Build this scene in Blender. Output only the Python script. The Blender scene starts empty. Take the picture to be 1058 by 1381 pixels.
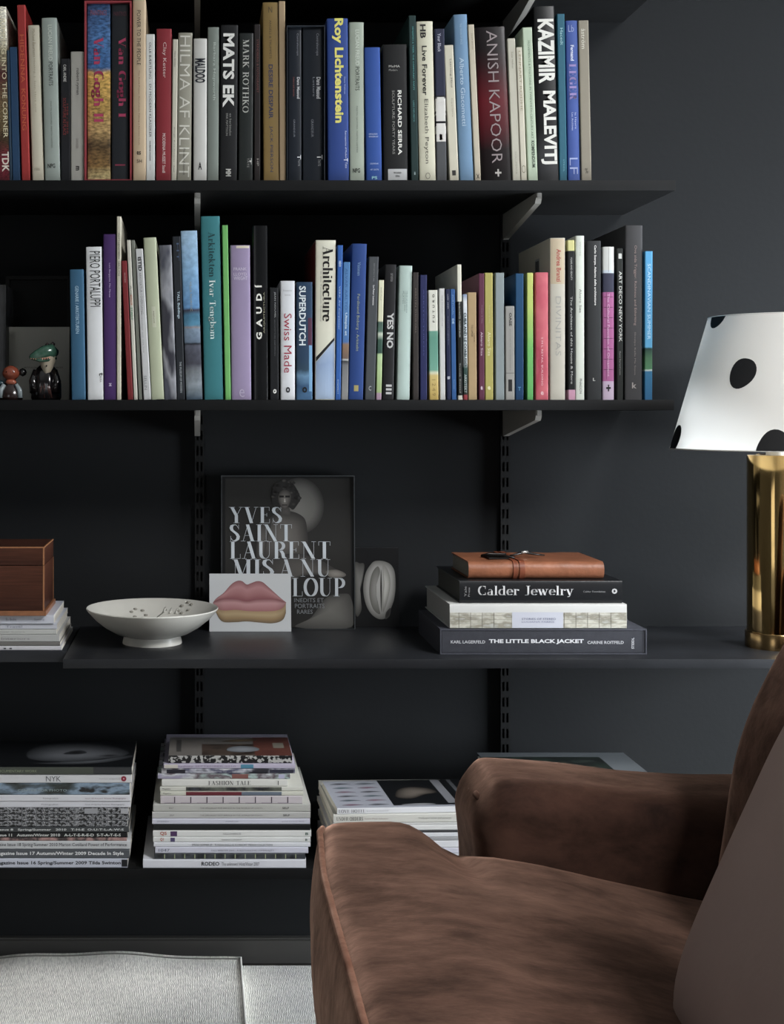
import bpy, math, random
from mathutils import Vector, Matrix
random.seed(7)
PI = math.pi
SC = bpy.context.scene
COL = SC.collection
# ---------------------------------------------------------------- camera
F = 1778.0                      # focal length in pixels of the 1058 x 1381 frame
PX, PY = 266.0, 557.0           # principal point: an architectural (shifted) view
EYE = 1.12
cam_d = bpy.data.cameras.new('camera')
cam = bpy.data.objects.new('camera', cam_d); COL.objects.link(cam)
cam_d.sensor_fit = 'HORIZONTAL'; cam_d.sensor_width = 36.0
cam_d.lens = F / 1058 * 36.0
cam_d.shift_x = (529 - PX) / 1058; cam_d.shift_y = (PY - 690.5) / 1058
cam_d.clip_start = 0.02
cam.location = (0, 0, EYE); cam.rotation_euler = (PI / 2, 0, 0)
SC.camera = cam
# ---------------------------------------------------------------- view, world
SC.view_settings.view_transform = 'Standard'; SC.view_settings.look = 'None'
SC.view_settings.gamma = 1.0; SC.view_settings.use_curve_mapping = False
SC.view_settings.exposure = 0.0
w = bpy.data.worlds.new('world'); SC.world = w; w.use_nodes = True
w.node_tree.nodes['Background'].inputs[0].default_value = (0.85, 0.92, 1.0, 1)
w.node_tree.nodes['Background'].inputs[1].default_value = 0.3
# ---------------------------------------------------------------- daylight through two windows, plus an added skylight
def area_light(name, loc, rot, sx, sy, power, col):
    l = bpy.data.lights.new(name, 'AREA'); l.shape = 'RECTANGLE'; l.size = sx; l.size_y = sy
    l.energy = power; l.color = col
    o = bpy.data.objects.new(name, l); COL.objects.link(o); o.location = loc; o.rotation_euler = rot
    return o
RX = 2.90                        # inner face of the right wall
FY = -1.60                       # inner face of the wall behind the camera
area_light('added_overhead_light', (2.15, .15, 2.98), (0, 0, 0), 1.40, 1.40, 320, (0.99, 0.99, 1.0))  # added source, no known skylight: lights seat, rug and spines from above
area_light('sky_beyond_window_1', (RX + .16, 1.95, 0.72), (0, PI / 2, 0), 1.05, 1.10, 270, (0.88, 0.94, 1.0))
area_light('sky_beyond_window_2', (-1.55, FY - .60, 2.00), (math.radians(75), 0, 0), 2.20, 2.20, 24, (0.97, 0.985, 1.0))

# ---------------------------------------------------------------- maths
SAT = .80                        # inks and paints of the room are a little muted
def X(px, d): return (px - PX) * d / F
def Z(py, d): return EYE - (py - PY) * d / F
def srgb(c):
    if isinstance(c, str):
        c = c.lstrip('#'); c = tuple(int(c[i:i + 2], 16) / 255 for i in (0, 2, 4))
    c = tuple(x / 12.92 if x <= .04045 else ((x + .055) / 1.055) ** 2.4 for x in c)
    l = .2126 * c[0] + .7152 * c[1] + .0722 * c[2]
    return tuple(l + (x - l) * SAT for x in c)
# ---------------------------------------------------------------- materials
_m = {}
def base_mat(name):
    m = bpy.data.materials.new(name); m.use_nodes = True
    return m, m.node_tree, m.node_tree.nodes['Principled BSDF']
def mat(col, rough=.5, metal=0., spec=.32, coat=0., noise=0., scale=40., bump=0., bscale=200., sheen=0., name='paint'):
    """col is sRGB hex; noise is the share by which the colour wanders"""
    key = (col, rough, metal, spec, coat, noise, scale, bump, bscale, sheen)
    if key in _m: return _m[key]
    m, nt, p = base_mat(name); c = srgb(col)
    p.inputs['Base Color'].default_value = (*c, 1)
    p.inputs['Roughness'].default_value = rough; p.inputs['Metallic'].default_value = metal
    p.inputs['Specular IOR Level'].default_value = spec; p.inputs['Coat Weight'].default_value = coat
    p.inputs['Coat Roughness'].default_value = .15
    if sheen: p.inputs['Sheen Weight'].default_value = sheen; p.inputs['Sheen Roughness'].default_value = .4
    tc = nt.nodes.new('ShaderNodeTexCoord')
    if noise:
        n = nt.nodes.new('ShaderNodeTexNoise'); n.inputs['Scale'].default_value = scale; n.inputs['Detail'].default_value = 5
        nt.links.new(tc.outputs['Object'], n.inputs['Vector'])
        r = nt.nodes.new('ShaderNodeMapRange'); r.inputs[1].default_value = .3; r.inputs[2].default_value = .7
        r.inputs[3].default_value = 1 - noise; r.inputs[4].default_value = 1 + noise
        nt.links.new(n.outputs[0], r.inputs[0])
        mx = nt.nodes.new('ShaderNodeMix'); mx.data_type = 'RGBA'; mx.blend_type = 'MULTIPLY'; mx.inputs[0].default_value = 1
        mx.inputs[6].default_value = (*c, 1); nt.links.new(r.outputs[0], mx.inputs[7])
        nt.links.new(mx.outputs[2], p.inputs['Base Color'])
    if bump:
        n2 = nt.nodes.new('ShaderNodeTexNoise'); n2.inputs['Scale'].default_value = bscale; n2.inputs['Detail'].default_value = 3
        nt.links.new(tc.outputs['Object'], n2.inputs['Vector'])
        b = nt.nodes.new('ShaderNodeBump'); b.inputs['Strength'].default_value = bump; b.inputs['Distance'].default_value = .002
        nt.links.new(n2.outputs[0], b.inputs['Height']); nt.links.new(b.outputs[0], p.inputs['Normal'])
    _m[key] = m; return m
def bands(stops, axis='Z', interp='CONSTANT', noise=0., nscale=6., stretch=(1, 1, 1), rough=.4, speck=0., sscale=60.):
    """printed jacket: colours along one axis of the object's own box, optionally wandering with noise"""
    key = ('b', tuple(stops), axis, interp, noise, nscale, stretch, rough, speck, sscale)
    if key in _m: return _m[key]
    m, nt, p = base_mat('printed_jacket'); N = nt.nodes.new; L = nt.links.new
    p.inputs['Roughness'].default_value = rough; p.inputs['Specular IOR Level'].default_value = .22
    tc = N('ShaderNodeTexCoord'); s = N('ShaderNodeSeparateXYZ'); L(tc.outputs['Generated'], s.inputs[0])
    f = s.outputs['XYZ'.index(axis)]
    if noise or speck:
        mp = N('ShaderNodeMapping'); mp.inputs['Scale'].default_value = stretch
        L(tc.outputs['Object'], mp.inputs[0])
    if noise:
        n = N('ShaderNodeTexNoise'); n.inputs['Scale'].default_value = nscale; n.inputs['Detail'].default_value = 4
        L(mp.outputs[0], n.inputs['Vector'])
        a = N('ShaderNodeMath'); a.operation = 'MULTIPLY_ADD'; L(n.outputs[0], a.inputs[0]); a.inputs[1].default_value = noise
        a2 = N('ShaderNodeMath'); a2.operation = 'SUBTRACT'; L(f, a2.inputs[0]); a2.inputs[1].default_value = noise / 2
        L(a2.outputs[0], a.inputs[2]); f = a.outputs[0]
    r = N('ShaderNodeValToRGB'); r.color_ramp.interpolation = interp
    e = r.color_ramp.elements
    while len(e) > 1: e.remove(e[-1])
    e[0].position = stops[0][0]; e[0].color = (*srgb(stops[0][1]), 1)
    for q, c in stops[1:]:
        x = e.new(q); x.color = (*srgb(c), 1)
    L(f, r.inputs[0]); out = r.outputs[0]
    if speck:
        v = N('ShaderNodeTexNoise'); v.inputs['Scale'].default_value = sscale; v.inputs['Detail'].default_value = 3
        L(mp.outputs[0], v.inputs['Vector'])
        mr = N('ShaderNodeMapRange'); mr.inputs[1].default_value = .35; mr.inputs[2].default_value = .65
        mr.inputs[3].default_value = 1 - speck; mr.inputs[4].default_value = 1 + speck
        L(v.outputs[0], mr.inputs[0])
        mx = N('ShaderNodeMix'); mx.data_type = 'RGBA'; mx.blend_type = 'MULTIPLY'; mx.inputs[0].default_value = 1
        L(out, mx.inputs[6]); L(mr.outputs[0], mx.inputs[7]); out = mx.outputs[2]
    L(out, p.inputs['Base Color'])
    _m[key] = m; return m
def photo_mat(cols, scale=30., stretch=(1, 1, 1), seed=0., contrast=(.35, .65), rough=.35, interp='LINEAR'):
    """a printed picture seen too small to read: noise through a ramp of its colours"""
    key = ('p', tuple(cols), scale, stretch, seed, contrast, rough, interp)
    if key in _m: return _m[key]
    m, nt, p = base_mat('printed_picture'); N = nt.nodes.new; L = nt.links.new
    p.inputs['Roughness'].default_value = rough
    tc = N('ShaderNodeTexCoord'); mp = N('ShaderNodeMapping'); mp.inputs['Scale'].default_value = stretch
    mp.inputs['Location'].default_value = (seed, seed * .7, seed * .3)
    L(tc.outputs['Object'], mp.inputs[0])
    n = N('ShaderNodeTexNoise'); n.inputs['Scale'].default_value = scale; n.inputs['Detail'].default_value = 4
    L(mp.outputs[0], n.inputs['Vector'])
    r = N('ShaderNodeValToRGB'); r.color_ramp.interpolation = interp; e = r.color_ramp.elements
    while len(e) > 1: e.remove(e[-1])
    lo, hi = contrast
    for i, c in enumerate(cols):
        q = lo + (hi - lo) * i / max(1, len(cols) - 1)
        if i == 0: e[0].position = q; e[0].color = (*srgb(c), 1)
        else: x = e.new(q); x.color = (*srgb(c), 1)
    L(n.outputs[0], r.inputs[0]); L(r.outputs[0], p.inputs['Base Color'])
    _m[key] = m; return m
def vcol_mat():
    if 'v' in _m: return _m['v']
    m, nt, p = base_mat('printed_ink'); p.inputs['Roughness'].default_value = .45
    a = nt.nodes.new('ShaderNodeVertexColor'); a.layer_name = 'ink'
    nt.links.new(a.outputs[0], p.inputs['Base Color']); _m['v'] = m; return m
PAPER = mat('#cfcabd', .9, noise=.12, scale=300, name='paper_edges')
PAPERD = mat('#a39e92', .9, noise=.12, scale=300, name='old_paper_edges')
WHITE_METAL = mat('#989690', .4, name='light_grey_enamel')
BLACK_BOARD = mat('#0d0e0f', .6, spec=.15, noise=.12, scale=25, bump=.15, bscale=60, name='black_stained_wood')
# ---------------------------------------------------------------- objects
def props(o, label=None, cat=None, group=None, kind=None):
    if label: o['label'] = label
    if cat: o['category'] = cat
    if group: o['group'] = group
    if kind: o['kind'] = kind
    return o
def empty(name, loc, rot=(0, 0, 0), label=None, cat=None, group=None):
    o = bpy.data.objects.new(name, None); COL.objects.link(o); o.location = loc; o.rotation_euler = rot
    o.empty_display_size = .02
    return props(o, label, cat, group)
def mk(name, verts, faces, m, parent=None, loc=(0, 0, 0), rot=(0, 0, 0), smooth=False, **kw):
    me = bpy.data.meshes.new(name); me.from_pydata([tuple(v) for v in verts], [], faces); me.update()
    if m: me.materials.append(m)
    if smooth:
        me.polygons.foreach_set('use_smooth', [True] * len(me.polygons))
    o = bpy.data.objects.new(name, me); COL.objects.link(o); o.location = loc; o.rotation_euler = rot
    if parent: o.parent = parent
    return props(o, **kw)
def autosmooth(o, deg=35):
    me = o.data
    me.polygons.foreach_set('use_smooth', [True] * len(me.polygons))
    import bmesh
    bm = bmesh.new(); bm.from_mesh(me)
    for e in bm.edges:
        if len(e.link_faces) == 2 and e.calc_face_angle(0) > math.radians(deg): e.smooth = False
    bm.to_mesh(me); bm.free(); return o
class MB:
    def __init__(s): s.v = []; s.f = []
    def add(s, v, f):
        k = len(s.v); s.v += [tuple(a) for a in v]; s.f += [tuple(i + k for i in q) for q in f]
    def box(s, x0, x1, y0, y1, z0, z1, b=0.):
        if b <= 0:
            s.add([(x, y, z) for x in (x0, x1) for y in (y0, y1) for z in (z0, z1)],
                  [(0, 1, 3, 2), (4, 6, 7, 5), (0, 4, 5, 1), (2, 3, 7, 6), (0, 2, 6, 4), (1, 5, 7, 3)]); return
        import bmesh
        bm = bmesh.new()
        mtx = Matrix.Translation(((x0 + x1) / 2, (y0 + y1) / 2, (z0 + z1) / 2)) @ Matrix.Diagonal((x1 - x0, y1 - y0, z1 - z0, 1))
        bmesh.ops.create_cube(bm, size=1, matrix=mtx)
        bmesh.ops.bevel(bm, geom=bm.edges[:], offset=b, segments=2, affect='EDGES', profile=.6)
        bm.verts.index_update()
        s.add([v.co.copy() for v in bm.verts], [[v.index for v in f.verts] for f in bm.faces]); bm.free()
    def prism(s, pts, y0, y1):            # polygon in x,z pushed along y
        n = len(pts); s.add([(x, y0, z) for x, z in pts] + [(x, y1, z) for x, z in pts],
            [tuple(range(n)), tuple(range(2 * n - 1, n - 1, -1))] + [(i, i + n, (i + 1) % n + n, (i + 1) % n) for i in range(n)])
    def tube(s, pts, r, n=8, cap=True):
        pts = [Vector(p) for p in pts]; rings = []
        up = Vector((0, 0, 1))
        for i, p in enumerate(pts):
            t = (pts[min(i + 1, len(pts) - 1)] - pts[max(i - 1, 0)]).normalized()
            a = t.cross(up)
            if a.length < 1e-4: a = t.cross(Vector((0, 1, 0)))
            a.normalize(); b = t.cross(a).normalized()
            rr = r[i] if isinstance(r, (list, tuple)) else r
            rings.append([p + (a * math.cos(2 * PI * k / n) + b * math.sin(2 * PI * k / n)) * rr for k in range(n)])
        v = [q for g in rings for q in g]
        f = [(i * n + k, i * n + (k + 1) % n, (i + 1) * n + (k + 1) % n, (i + 1) * n + k) for i in range(len(pts) - 1) for k in range(n)]
        if cap: f += [tuple(range(n - 1, -1, -1)), tuple(range((len(pts) - 1) * n, len(pts) * n))]
        s.add(v, f)
    def lathe(s, prof, n=64, cx=0, cy=0, close=False):
        m = len(prof)
        v = [(cx + r * math.cos(2 * PI * k / n), cy + r * math.sin(2 * PI * k / n), z) for r, z in prof for k in range(n)]
        f = [(i * n + k, i * n + (k + 1) % n, (i + 1) * n + (k + 1) % n, (i + 1) * n + k) for i in range(m - 1) for k in range(n)]
        s.add(v, f)
    def build(s, name, m, parent=None, **kw): return mk(name, s.v, s.f, m, parent, **kw)

# ---------------------------------------------------------------- lettering
def arc(cx, cy, rx, ry, a0, a1, n=14):
    return [(cx + rx * math.cos(math.radians(a0 + (a1 - a0) * i / n)), cy + ry * math.sin(math.radians(a0 + (a1 - a0) * i / n))) for i in range(n + 1)]
def ser(x, y, w=.34): return ('h', [(x - w / 2, y), (x + w / 2, y)])
G = {}
def g(ch, w, *st): G[ch] = (w, st)
g('A', .86, ('h', [(.14, 0), (.42, 1)]), ('t', [(.40, 1), (.68, 0)]), ('h', [(.24, .34), (.56, .34)]), ser(.14, 0, .26), ser(.68, 0))
g('B', .74, ('t', [(.2, 0), (.2, 1)]), ('t', arc(.34, .75, .24, .25, 90, -90)), ('t', arc(.34, .26, .3, .26, 90, -90)), ('h', [(.05, 1), (.34, 1)]), ('h', [(.2, .5), (.34, .5)]), ('h', [(.05, 0), (.34, 0)]))
g('C', .78, ('t', arc(.42, .5, .32, .5, 60, 300)), ('h', [(.66, .98), (.66, .7)]), ('h', [(.68, .04), (.66, .25)]))
g('D', .84, ('t', [(.2, 0), (.2, 1)]), ('t', arc(.32, .5, .38, .5, 90, -90)), ('h', [(.05, 1), (.34, 1)]), ('h', [(.05, 0), (.34, 0)]))
g('E', .70, ('t', [(.2, 0), (.2, 1)]), ('h', [(.05, 1), (.6, 1), (.6, .78)]), ('h', [(.05, 0), (.62, 0), (.62, .24)]), ('h', [(.2, .52), (.46, .52)]), ('h', [(.46, .42), (.46, .62)]))
g('F', .66, ('t', [(.2, 0), (.2, 1)]), ('h', [(.05, 1), (.6, 1), (.6, .78)]), ser(.2, 0), ('h', [(.2, .52), (.46, .52)]), ('h', [(.46, .42), (.46, .62)]))
g('G', .84, ('t', arc(.42, .5, .32, .5, 60, 290)), ('h', [(.66, .98), (.66, .7)]), ('t', [(.66, .08), (.66, .42)]), ser(.66, .42, .28))
g('H', .92, ('t', [(.2, 0), (.2, 1)]), ('t', [(.72, 0), (.72, 1)]), ('h', [(.2, .5), (.72, .5)]), ser(.2, 0), ser(.72, 0), ser(.2, 1), ser(.72, 1))
g('I', .40, ('t', [(.2, 0), (.2, 1)]), ser(.2, 0), ser(.2, 1))
g('J', .52, ('t', [(.32, .15), (.32, 1)]), ('t', arc(.18, .15, .14, .17, 0, -120, 6)), ser(.32, 1))
g('K', .86, ('t', [(.2, 0), (.2, 1)]), ('h', [(.68, 1), (.2, .42)]), ('t', [(.34, .58), (.68, 0)]), ser(.2, 0), ser(.68, 0), ser(.2, 1), ser(.68, 1, .26))
g('L', .68, ('t', [(.2, 0), (.2, 1)]), ser(.2, 1), ('h', [(.05, 0), (.62, 0), (.62, .26)]))
g('M', 1.06, ('h', [(.18, 0), (.18, 1)]), ('t', [(.2, 1), (.5, 0)]), ('h', [(.5, 0), (.82, 1)]), ('t', [(.84, 0), (.84, 1)]), ser(.18, 0, .24), ser(.84, 0), ser(.16, 1, .24), ser(.86, 1))
g('N', .92, ('h', [(.18, 0), (.18, 1)]), ('t', [(.18, 1), (.72, 0)]), ('h', [(.74, 0), (.74, 1)]), ser(.18, 0, .24), ser(.14, 1, .24), ser(.74, 1, .24))
g('O', .86, ('t', arc(.43, .5, .34, .5, 0, 360, 28)))
g('P', .72, ('t', [(.2, 0), (.2, 1)]), ('t', arc(.34, .73, .28, .27, 90, -90)), ('h', [(.05, 1), (.34, 1)]), ('h', [(.2, .46), (.34, .46)]), ser(.2, 0))
g('R', .82, ('t', [(.2, 0), (.2, 1)]), ('t', arc(.34, .75, .26, .25, 90, -90)), ('h', [(.05, 1), (.34, 1)]), ('h', [(.2, .5), (.4, .5)]), ser(.2, 0), ('t', [(.46, .46), (.56, .3), (.6, .06), (.7, .01)]))
g('S', .66, ('h', [(.56, 1), (.56, .72)]), ('h', [(.54, .8), (.45, .95), (.32, 1)]), ('t', [(.32, 1), (.18, .95), (.13, .8), (.18, .66), (.45, .44), (.54, .28), (.5, .1), (.34, 0)]), ('h', [(.34, 0), (.2, .05), (.1, .2)]), ('h', [(.1, 0), (.1, .3)]))
g('T', .80, ('t', [(.4, 0), (.4, 1)]), ser(.4, 0), ('h', [(.08, .78), (.08, 1), (.72, 1), (.72, .78)]))
g('U', .86, ('t', [(.2, 1), (.2, .3)]), ('t', arc(.44, .3, .24, .3, 180, 270, 8)), ('h', arc(.44, .3, .24, .3, 270, 360, 8)), ('h', [(.68, .3), (.68, 1)]), ser(.2, 1), ser(.68, 1, .24))
g('V', .86, ('t', [(.16, 1), (.44, 0)]), ('h', [(.44, 0), (.72, 1)]), ser(.16, 1), ser(.72, 1, .24))
g('W', 1.2, ('t', [(.16, 1), (.4, 0)]), ('h', [(.4, 0), (.6, 1)]), ('t', [(.58, 1), (.82, 0)]), ('h', [(.82, 0), (1.06, 1)]), ser(.16, 1), ser(1.06, 1, .24))
g('Y', .84, ('t', [(.16, 1), (.42, .46)]), ('h', [(.44, .46), (.7, 1)]), ('t', [(.42, .48), (.42, 0)]), ser(.16, 1), ser(.7, 1, .24), ser(.42, 0))
xh = .64
g('a', .60, ('t', [(.42, 0), (.42, .46)]), ('h', arc(.28, .46, .14, .17, 0, 150, 8)), ('t', arc(.26, .17, .16, .18, 90, 270, 8)), ('h', [(.26, .35), (.42, .38)]), ('h', [(.26, 0), (.4, .1)]), ('h', [(.42, .0), (.54, .02)]))
g('b', .66, ('t', [(.16, 0), (.16, 1)]), ('t', arc(.32, xh / 2, .24, xh / 2, 120, -120)), ser(.1, 1, .14))
g('c', .56, ('t', arc(.32, xh / 2, .22, xh / 2, 45, 310)), ('h', [(.48, .5), (.48, .6)]))
g('d', .68, ('t', arc(.30, xh / 2, .22, xh / 2, 60, 300)), ('t', [(.5, 0), (.5, 1)]), ser(.44, 1, .14), ser(.56, 0, .16))
g('e', .58, ('t', arc(.3, xh / 2, .22, xh / 2, 0, 315, 18)), ('h', [(.1, xh / 2 + .02), (.52, xh / 2 + .02)]))
g('g', .60, ('t', arc(.28, .42, .18, .22, 0, 360, 16)), ('h', [(.4, .58), (.56, .64)]), ('t', arc(.3, -.12, .22, .15, 0, 360, 16)), ('h', [(.2, .22), (.16, .08), (.3, .03)]))
g('h', .70, ('t', [(.16, 0), (.16, 1)]), ('h', [(.16, .45), (.3, .62), (.42, .62)]), ('t', [(.42, .62), (.52, .5), (.52, 0)]), ser(.16, 0, .26), ser(.52, 0, .26), ser(.1, 1, .14))
g('i', .34, ('t', [(.16, 0), (.16, xh)]), ('t', [(.16, .84), (.16, .94)]), ser(.16, 0, .26), ser(.1, xh, .14))
g('k', .68, ('t', [(.16, 0), (.16, 1)]), ('h', [(.16, .28), (.5, .62)]), ('t', [(.28, .4), (.54, 0)]), ser(.16, 0, .26), ser(.56, 0, .2), ser(.5, .62, .2), ser(.1, 1, .14))
g('l', .34, ('t', [(.16, 0), (.16, 1)]), ser(.16, 0, .26), ser(.1, 1, .14))
g('m', 1.06, ('t', [(.16, 0), (.16, xh)]), ('h', [(.16, .45), (.3, .62), (.4, .62)]), ('t', [(.4, .62), (.52, .5), (.52, 0)]), ('h', [(.52, .45), (.66, .62), (.76, .62)]), ('t', [(.76, .62), (.88, .5), (.88, 0)]), ser(.16, 0, .26), ser(.52, 0, .26), ser(.88, 0, .26), ser(.1, xh, .14))
g('n', .70, ('t', [(.16, 0), (.16, xh)]), ('h', [(.16, .45), (.3, .62), (.42, .62)]), ('t', [(.42, .62), (.52, .5), (.52, 0)]), ser(.16, 0, .26), ser(.52, 0, .26), ser(.1, xh, .14))
g('o', .62, ('t', arc(.31, xh / 2, .23, xh / 2, 0, 360, 22)))
g('r', .50, ('t', [(.16, 0), (.16, xh)]), ('h', [(.16, .42), (.3, .62), (.4, .6)]), ('t', [(.42, .5), (.42, .6)]), ser(.16, 0, .26), ser(.1, xh, .14))
g('t', .42, ('t', [(.18, .1), (.18, .86)]), ('h', [(.04, .62), (.36, .62)]), ('h', [(.18, .06), (.26, 0), (.38, .08)]))
g('u', .70, ('t', [(.16, xh), (.16, .15)]), ('h', [(.16, .1), (.28, .01), (.5, .15)]), ('t', [(.52, 0), (.52, xh)]), ser(.1, xh, .14), ser(.46, xh, .14), ser(.58, 0, .14))
g('v', .66, ('t', [(.12, xh), (.34, 0)]), ('h', [(.34, 0), (.54, xh)]), ser(.12, xh, .26), ser(.54, xh, .2))
g('w', .94, ('t', [(.12, xh), (.3, 0)]), ('h', [(.3, 0), (.46, xh)]), ('t', [(.44, xh), (.62, 0)]), ('h', [(.62, 0), (.8, xh)]), ser(.12, xh, .26), ser(.8, xh, .2))
g('y', .66, ('t', [(.12, xh), (.34, 0)]), ('h', [(.54, xh), (.3, -.16), (.14, -.2)]), ser(.12, xh, .26), ser(.54, xh, .2))
def didone(s, thick=.15, hair=.03, gap=.02):
    v, f = [], []; x = 0
    for ch in s:
        if ch == ' ': x += .45; continue
        if ch == 'À':
            ch = 'A'; st_extra = [('h', [(.3, 1.22), (.44, 1.08)])]
        else: st_extra = []
        wd, st = G.get(ch, G['I'])
        for k, pts in list(st) + st_extra:
            W = (thick if k == 't' else hair) / 2; H = hair / 2
            for a, b in zip(pts, pts[1:]):
                dx, dy = b[0] - a[0], b[1] - a[1]
                if dy < 0: a, b = b, a; dx, dy = -dx, -dy
                if dx >= 0: c = [(a[0] + W, a[1] - H), (b[0] + W, b[1] - H), (b[0] + W, b[1] + H), (b[0] - W, b[1] + H), (a[0] - W, a[1] + H), (a[0] - W, a[1] - H)]
                else: c = [(a[0] - W, a[1] - H), (a[0] + W, a[1] - H), (a[0] + W, a[1] + H), (b[0] + W, b[1] + H), (b[0] - W, b[1] + H), (b[0] - W, b[1] - H)]
                n = len(v); v += [(x + p[0], p[1]) for p in c]; f.append(tuple(range(n, n + 6)))
        x += wd + gap
    return v, f
_t = {}
def glyphs(s, font):
    key = (s, font)
    if key in _t: return _t[key]
    if font in 'dDe': v, f = didone(s, {'d': .15, 'D': .22, 'e': .185}[font], {'d': .035, 'D': .03, 'e': .018}[font])
    else:
        c = bpy.data.curves.new('t', 'FONT'); c.body = s; c.resolution_u = 2
        c.offset = {'s': 0., 'b': .022, 'w': -.008, 'x': .035}[font]
        o = bpy.data.objects.new('t', c); me = bpy.data.meshes.new_from_object(o)
        v = [(a.co.x, a.co.y) for a in me.vertices]; f = [tuple(p.vertices) for p in me.polygons]
        bpy.data.objects.remove(o); bpy.data.curves.remove(c); bpy.data.meshes.remove(me)
    x0 = min(a[0] for a in v); x1 = max(a[0] for a in v); y0 = min(a[1] for a in v); y1 = max(a[1] for a in v)
    v = [((a[0] - x0) / max(1e-6, x1 - x0), (a[1] - y0) / max(1e-6, y1 - y0)) for a in v]
    _t[key] = (v, f); return _t[key]

def ink(c, rough=.5): return mat(c, rough, name='ink')
def letter(parent, s, a0, a1, b0, b1, col, font='s', way='down', yf=None, xf=None, name='lettering'):
    """text fitted to a rectangle of the local x-z plane: x a0..a1, z b0..b1; yf(x) is the spine's surface"""
    v, f = glyphs(s, font); out = []
    if yf:
        ym = min(yf(a0 + (a1 - a0) * k / 8) for k in range(9)); yf = lambda x: ym
    for u, t in v:
        if way == 'down': x = a0 + (a1 - a0) * t; z = b1 - (b1 - b0) * u
        elif way == 'up': x = a1 - (a1 - a0) * t; z = b0 + (b1 - b0) * u
        else: x = a0 + (a1 - a0) * u; z = b0 + (b1 - b0) * t
        y = (yf(x) if yf else 0) - .00035
        p = (x, y, z); out.append(xf(p) if xf else p)
    return mk(name, out, f, ink(col), parent)
def patch(parent, a0, a1, b0, b1, col, yf=None, xf=None, name='printed_panel', m=None, e=.00018):
    n = 6; v = []; f = []
    for i in range(n + 1):
        x = a0 + (a1 - a0) * i / n; y = (yf(x) if yf else 0) - e
        for z in (b0, b1): v.append(xf((x, y, z)) if xf else (x, y, z))
    for i in range(n): f.append((2 * i, 2 * i + 2, 2 * i + 3, 2 * i + 1))
    return mk(name, v, f, m or ink(col), parent)
def blob(parent, pts, cc, ec, to3, name='printed_figure', inner=.45, center=None):
    """printed shape with soft shading: outline pts, ink cc in the middle, ec at the rim"""
    cx = sum(p[0] for p in pts) / len(pts); cy = sum(p[1] for p in pts) / len(pts)
    if center: cx, cy = center
    n = len(pts); v = [(cx, cy)] + [(cx + (p[0] - cx) * inner, cy + (p[1] - cy) * inner) for p in pts] + list(pts)
    f = [(0, 1 + i, 1 + (i + 1) % n) for i in range(n)] + [(1 + i, 1 + n + i, 1 + n + (i + 1) % n, 1 + (i + 1) % n) for i in range(n)]
    o = mk(name, [to3(*p) for p in v], f, vcol_mat(), parent)
    a = o.data.color_attributes.new('ink', 'FLOAT_COLOR', 'POINT')
    C, E = srgb(cc), srgb(ec); M = tuple(c * .7 + e * .3 for c, e in zip(C, E))
    for i in range(len(v)): a.data[i].color = (*(C if i == 0 else M if i <= n else E), 1)
    return o
def spline(pts, n=6, closed=True):
    out = []; k = len(pts)
    for i in range(k if closed else k - 1):
        p0, p1, p2, p3 = (pts[(i + j - 1) % k] if closed else pts[min(max(i + j - 1, 0), k - 1)] for j in range(4))
        for j in range(n):
            t = j / n
            out.append(tuple(.5 * (2 * b + (c - a) * t + (2 * a - 5 * b + 4 * c - d) * t * t + (3 * b - a - 3 * c + d) * t ** 3) for a, b, c, d in zip(p0, p1, p2, p3)))
    if not closed: out.append(pts[-1])
    return out
# ---------------------------------------------------------------- books
def book_meshes(root, w, h, D, m, bulge=.0, flush=False, lying=False, pages=None, jut=.003):
    """w across the spine, h along it, D deep; standing: spine at y=0, x across. lying: spine runs along x"""
    xf = (lambda p: (p[2], p[1], w - p[0])) if lying else (lambda p: p)
    e = min(.0016, w * .2)
    us = [0, .03, .1, .25, .5, .75, .9, .97, 1]
    def yf(x):
        u = min(1, max(0, x / w)); y = bulge * (2 * u - 1) ** 2
        q = min(x, w - x)
        if q < e: y += e * (1 - math.sqrt(max(0, 1 - (1 - q / e) ** 2)))
        return y
    t = min(.0022, w * .18) if not flush else min(.0007, w * .12)
    xs = sorted(set([0, e * .15, e * .5, e] + [w * u for u in (.15, .3, .5, .7, .85)] + [w - e, w - e * .5, w - e * .15, w]))
    outer = [(0, D)] + [(x, yf(x)) for x in xs] + [(w, D)]
    inner = [(t, D)] + [(min(max(x, t), w - t), yf(min(max(x, t), w - t)) + t) for x in xs] + [(w - t, D)]
    n = len(outer); v = []
    for z in (0, h):
        v += [xf((x, y, z)) for x, y in outer] + [xf((x, y, z)) for x, y in inner]
    f = []
    for i in range(n - 1):
        f.append((i, i + 1, 2 * n + i + 1, 2 * n + i)); f.append((n + i + 1, n + i, 3 * n + i, 3 * n + i + 1))
        f.append((i + 1, i, n + i, n + i + 1)); f.append((2 * n + i, 2 * n + i + 1, 3 * n + i + 1, 3 * n + i))
    f.append((0, 2 * n, 3 * n, n)); f.append((2 * n - 1, 4 * n - 1, 3 * n - 1, n - 1))
    c = mk('cover', v, f, m, root); autosmooth(c, 50)
    j = 0.0003 if flush else jut
    a, b = t * 1.02, w - t * 1.02
    if b - a > .0005:
        pb = MB(); pb.box(a, b, bulge + t + .001, D - j, j, h - j)
        mk('pages', [xf(p) for p in pb.v], pb.f, pages or PAPER, root)
    return yf, xf
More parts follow.
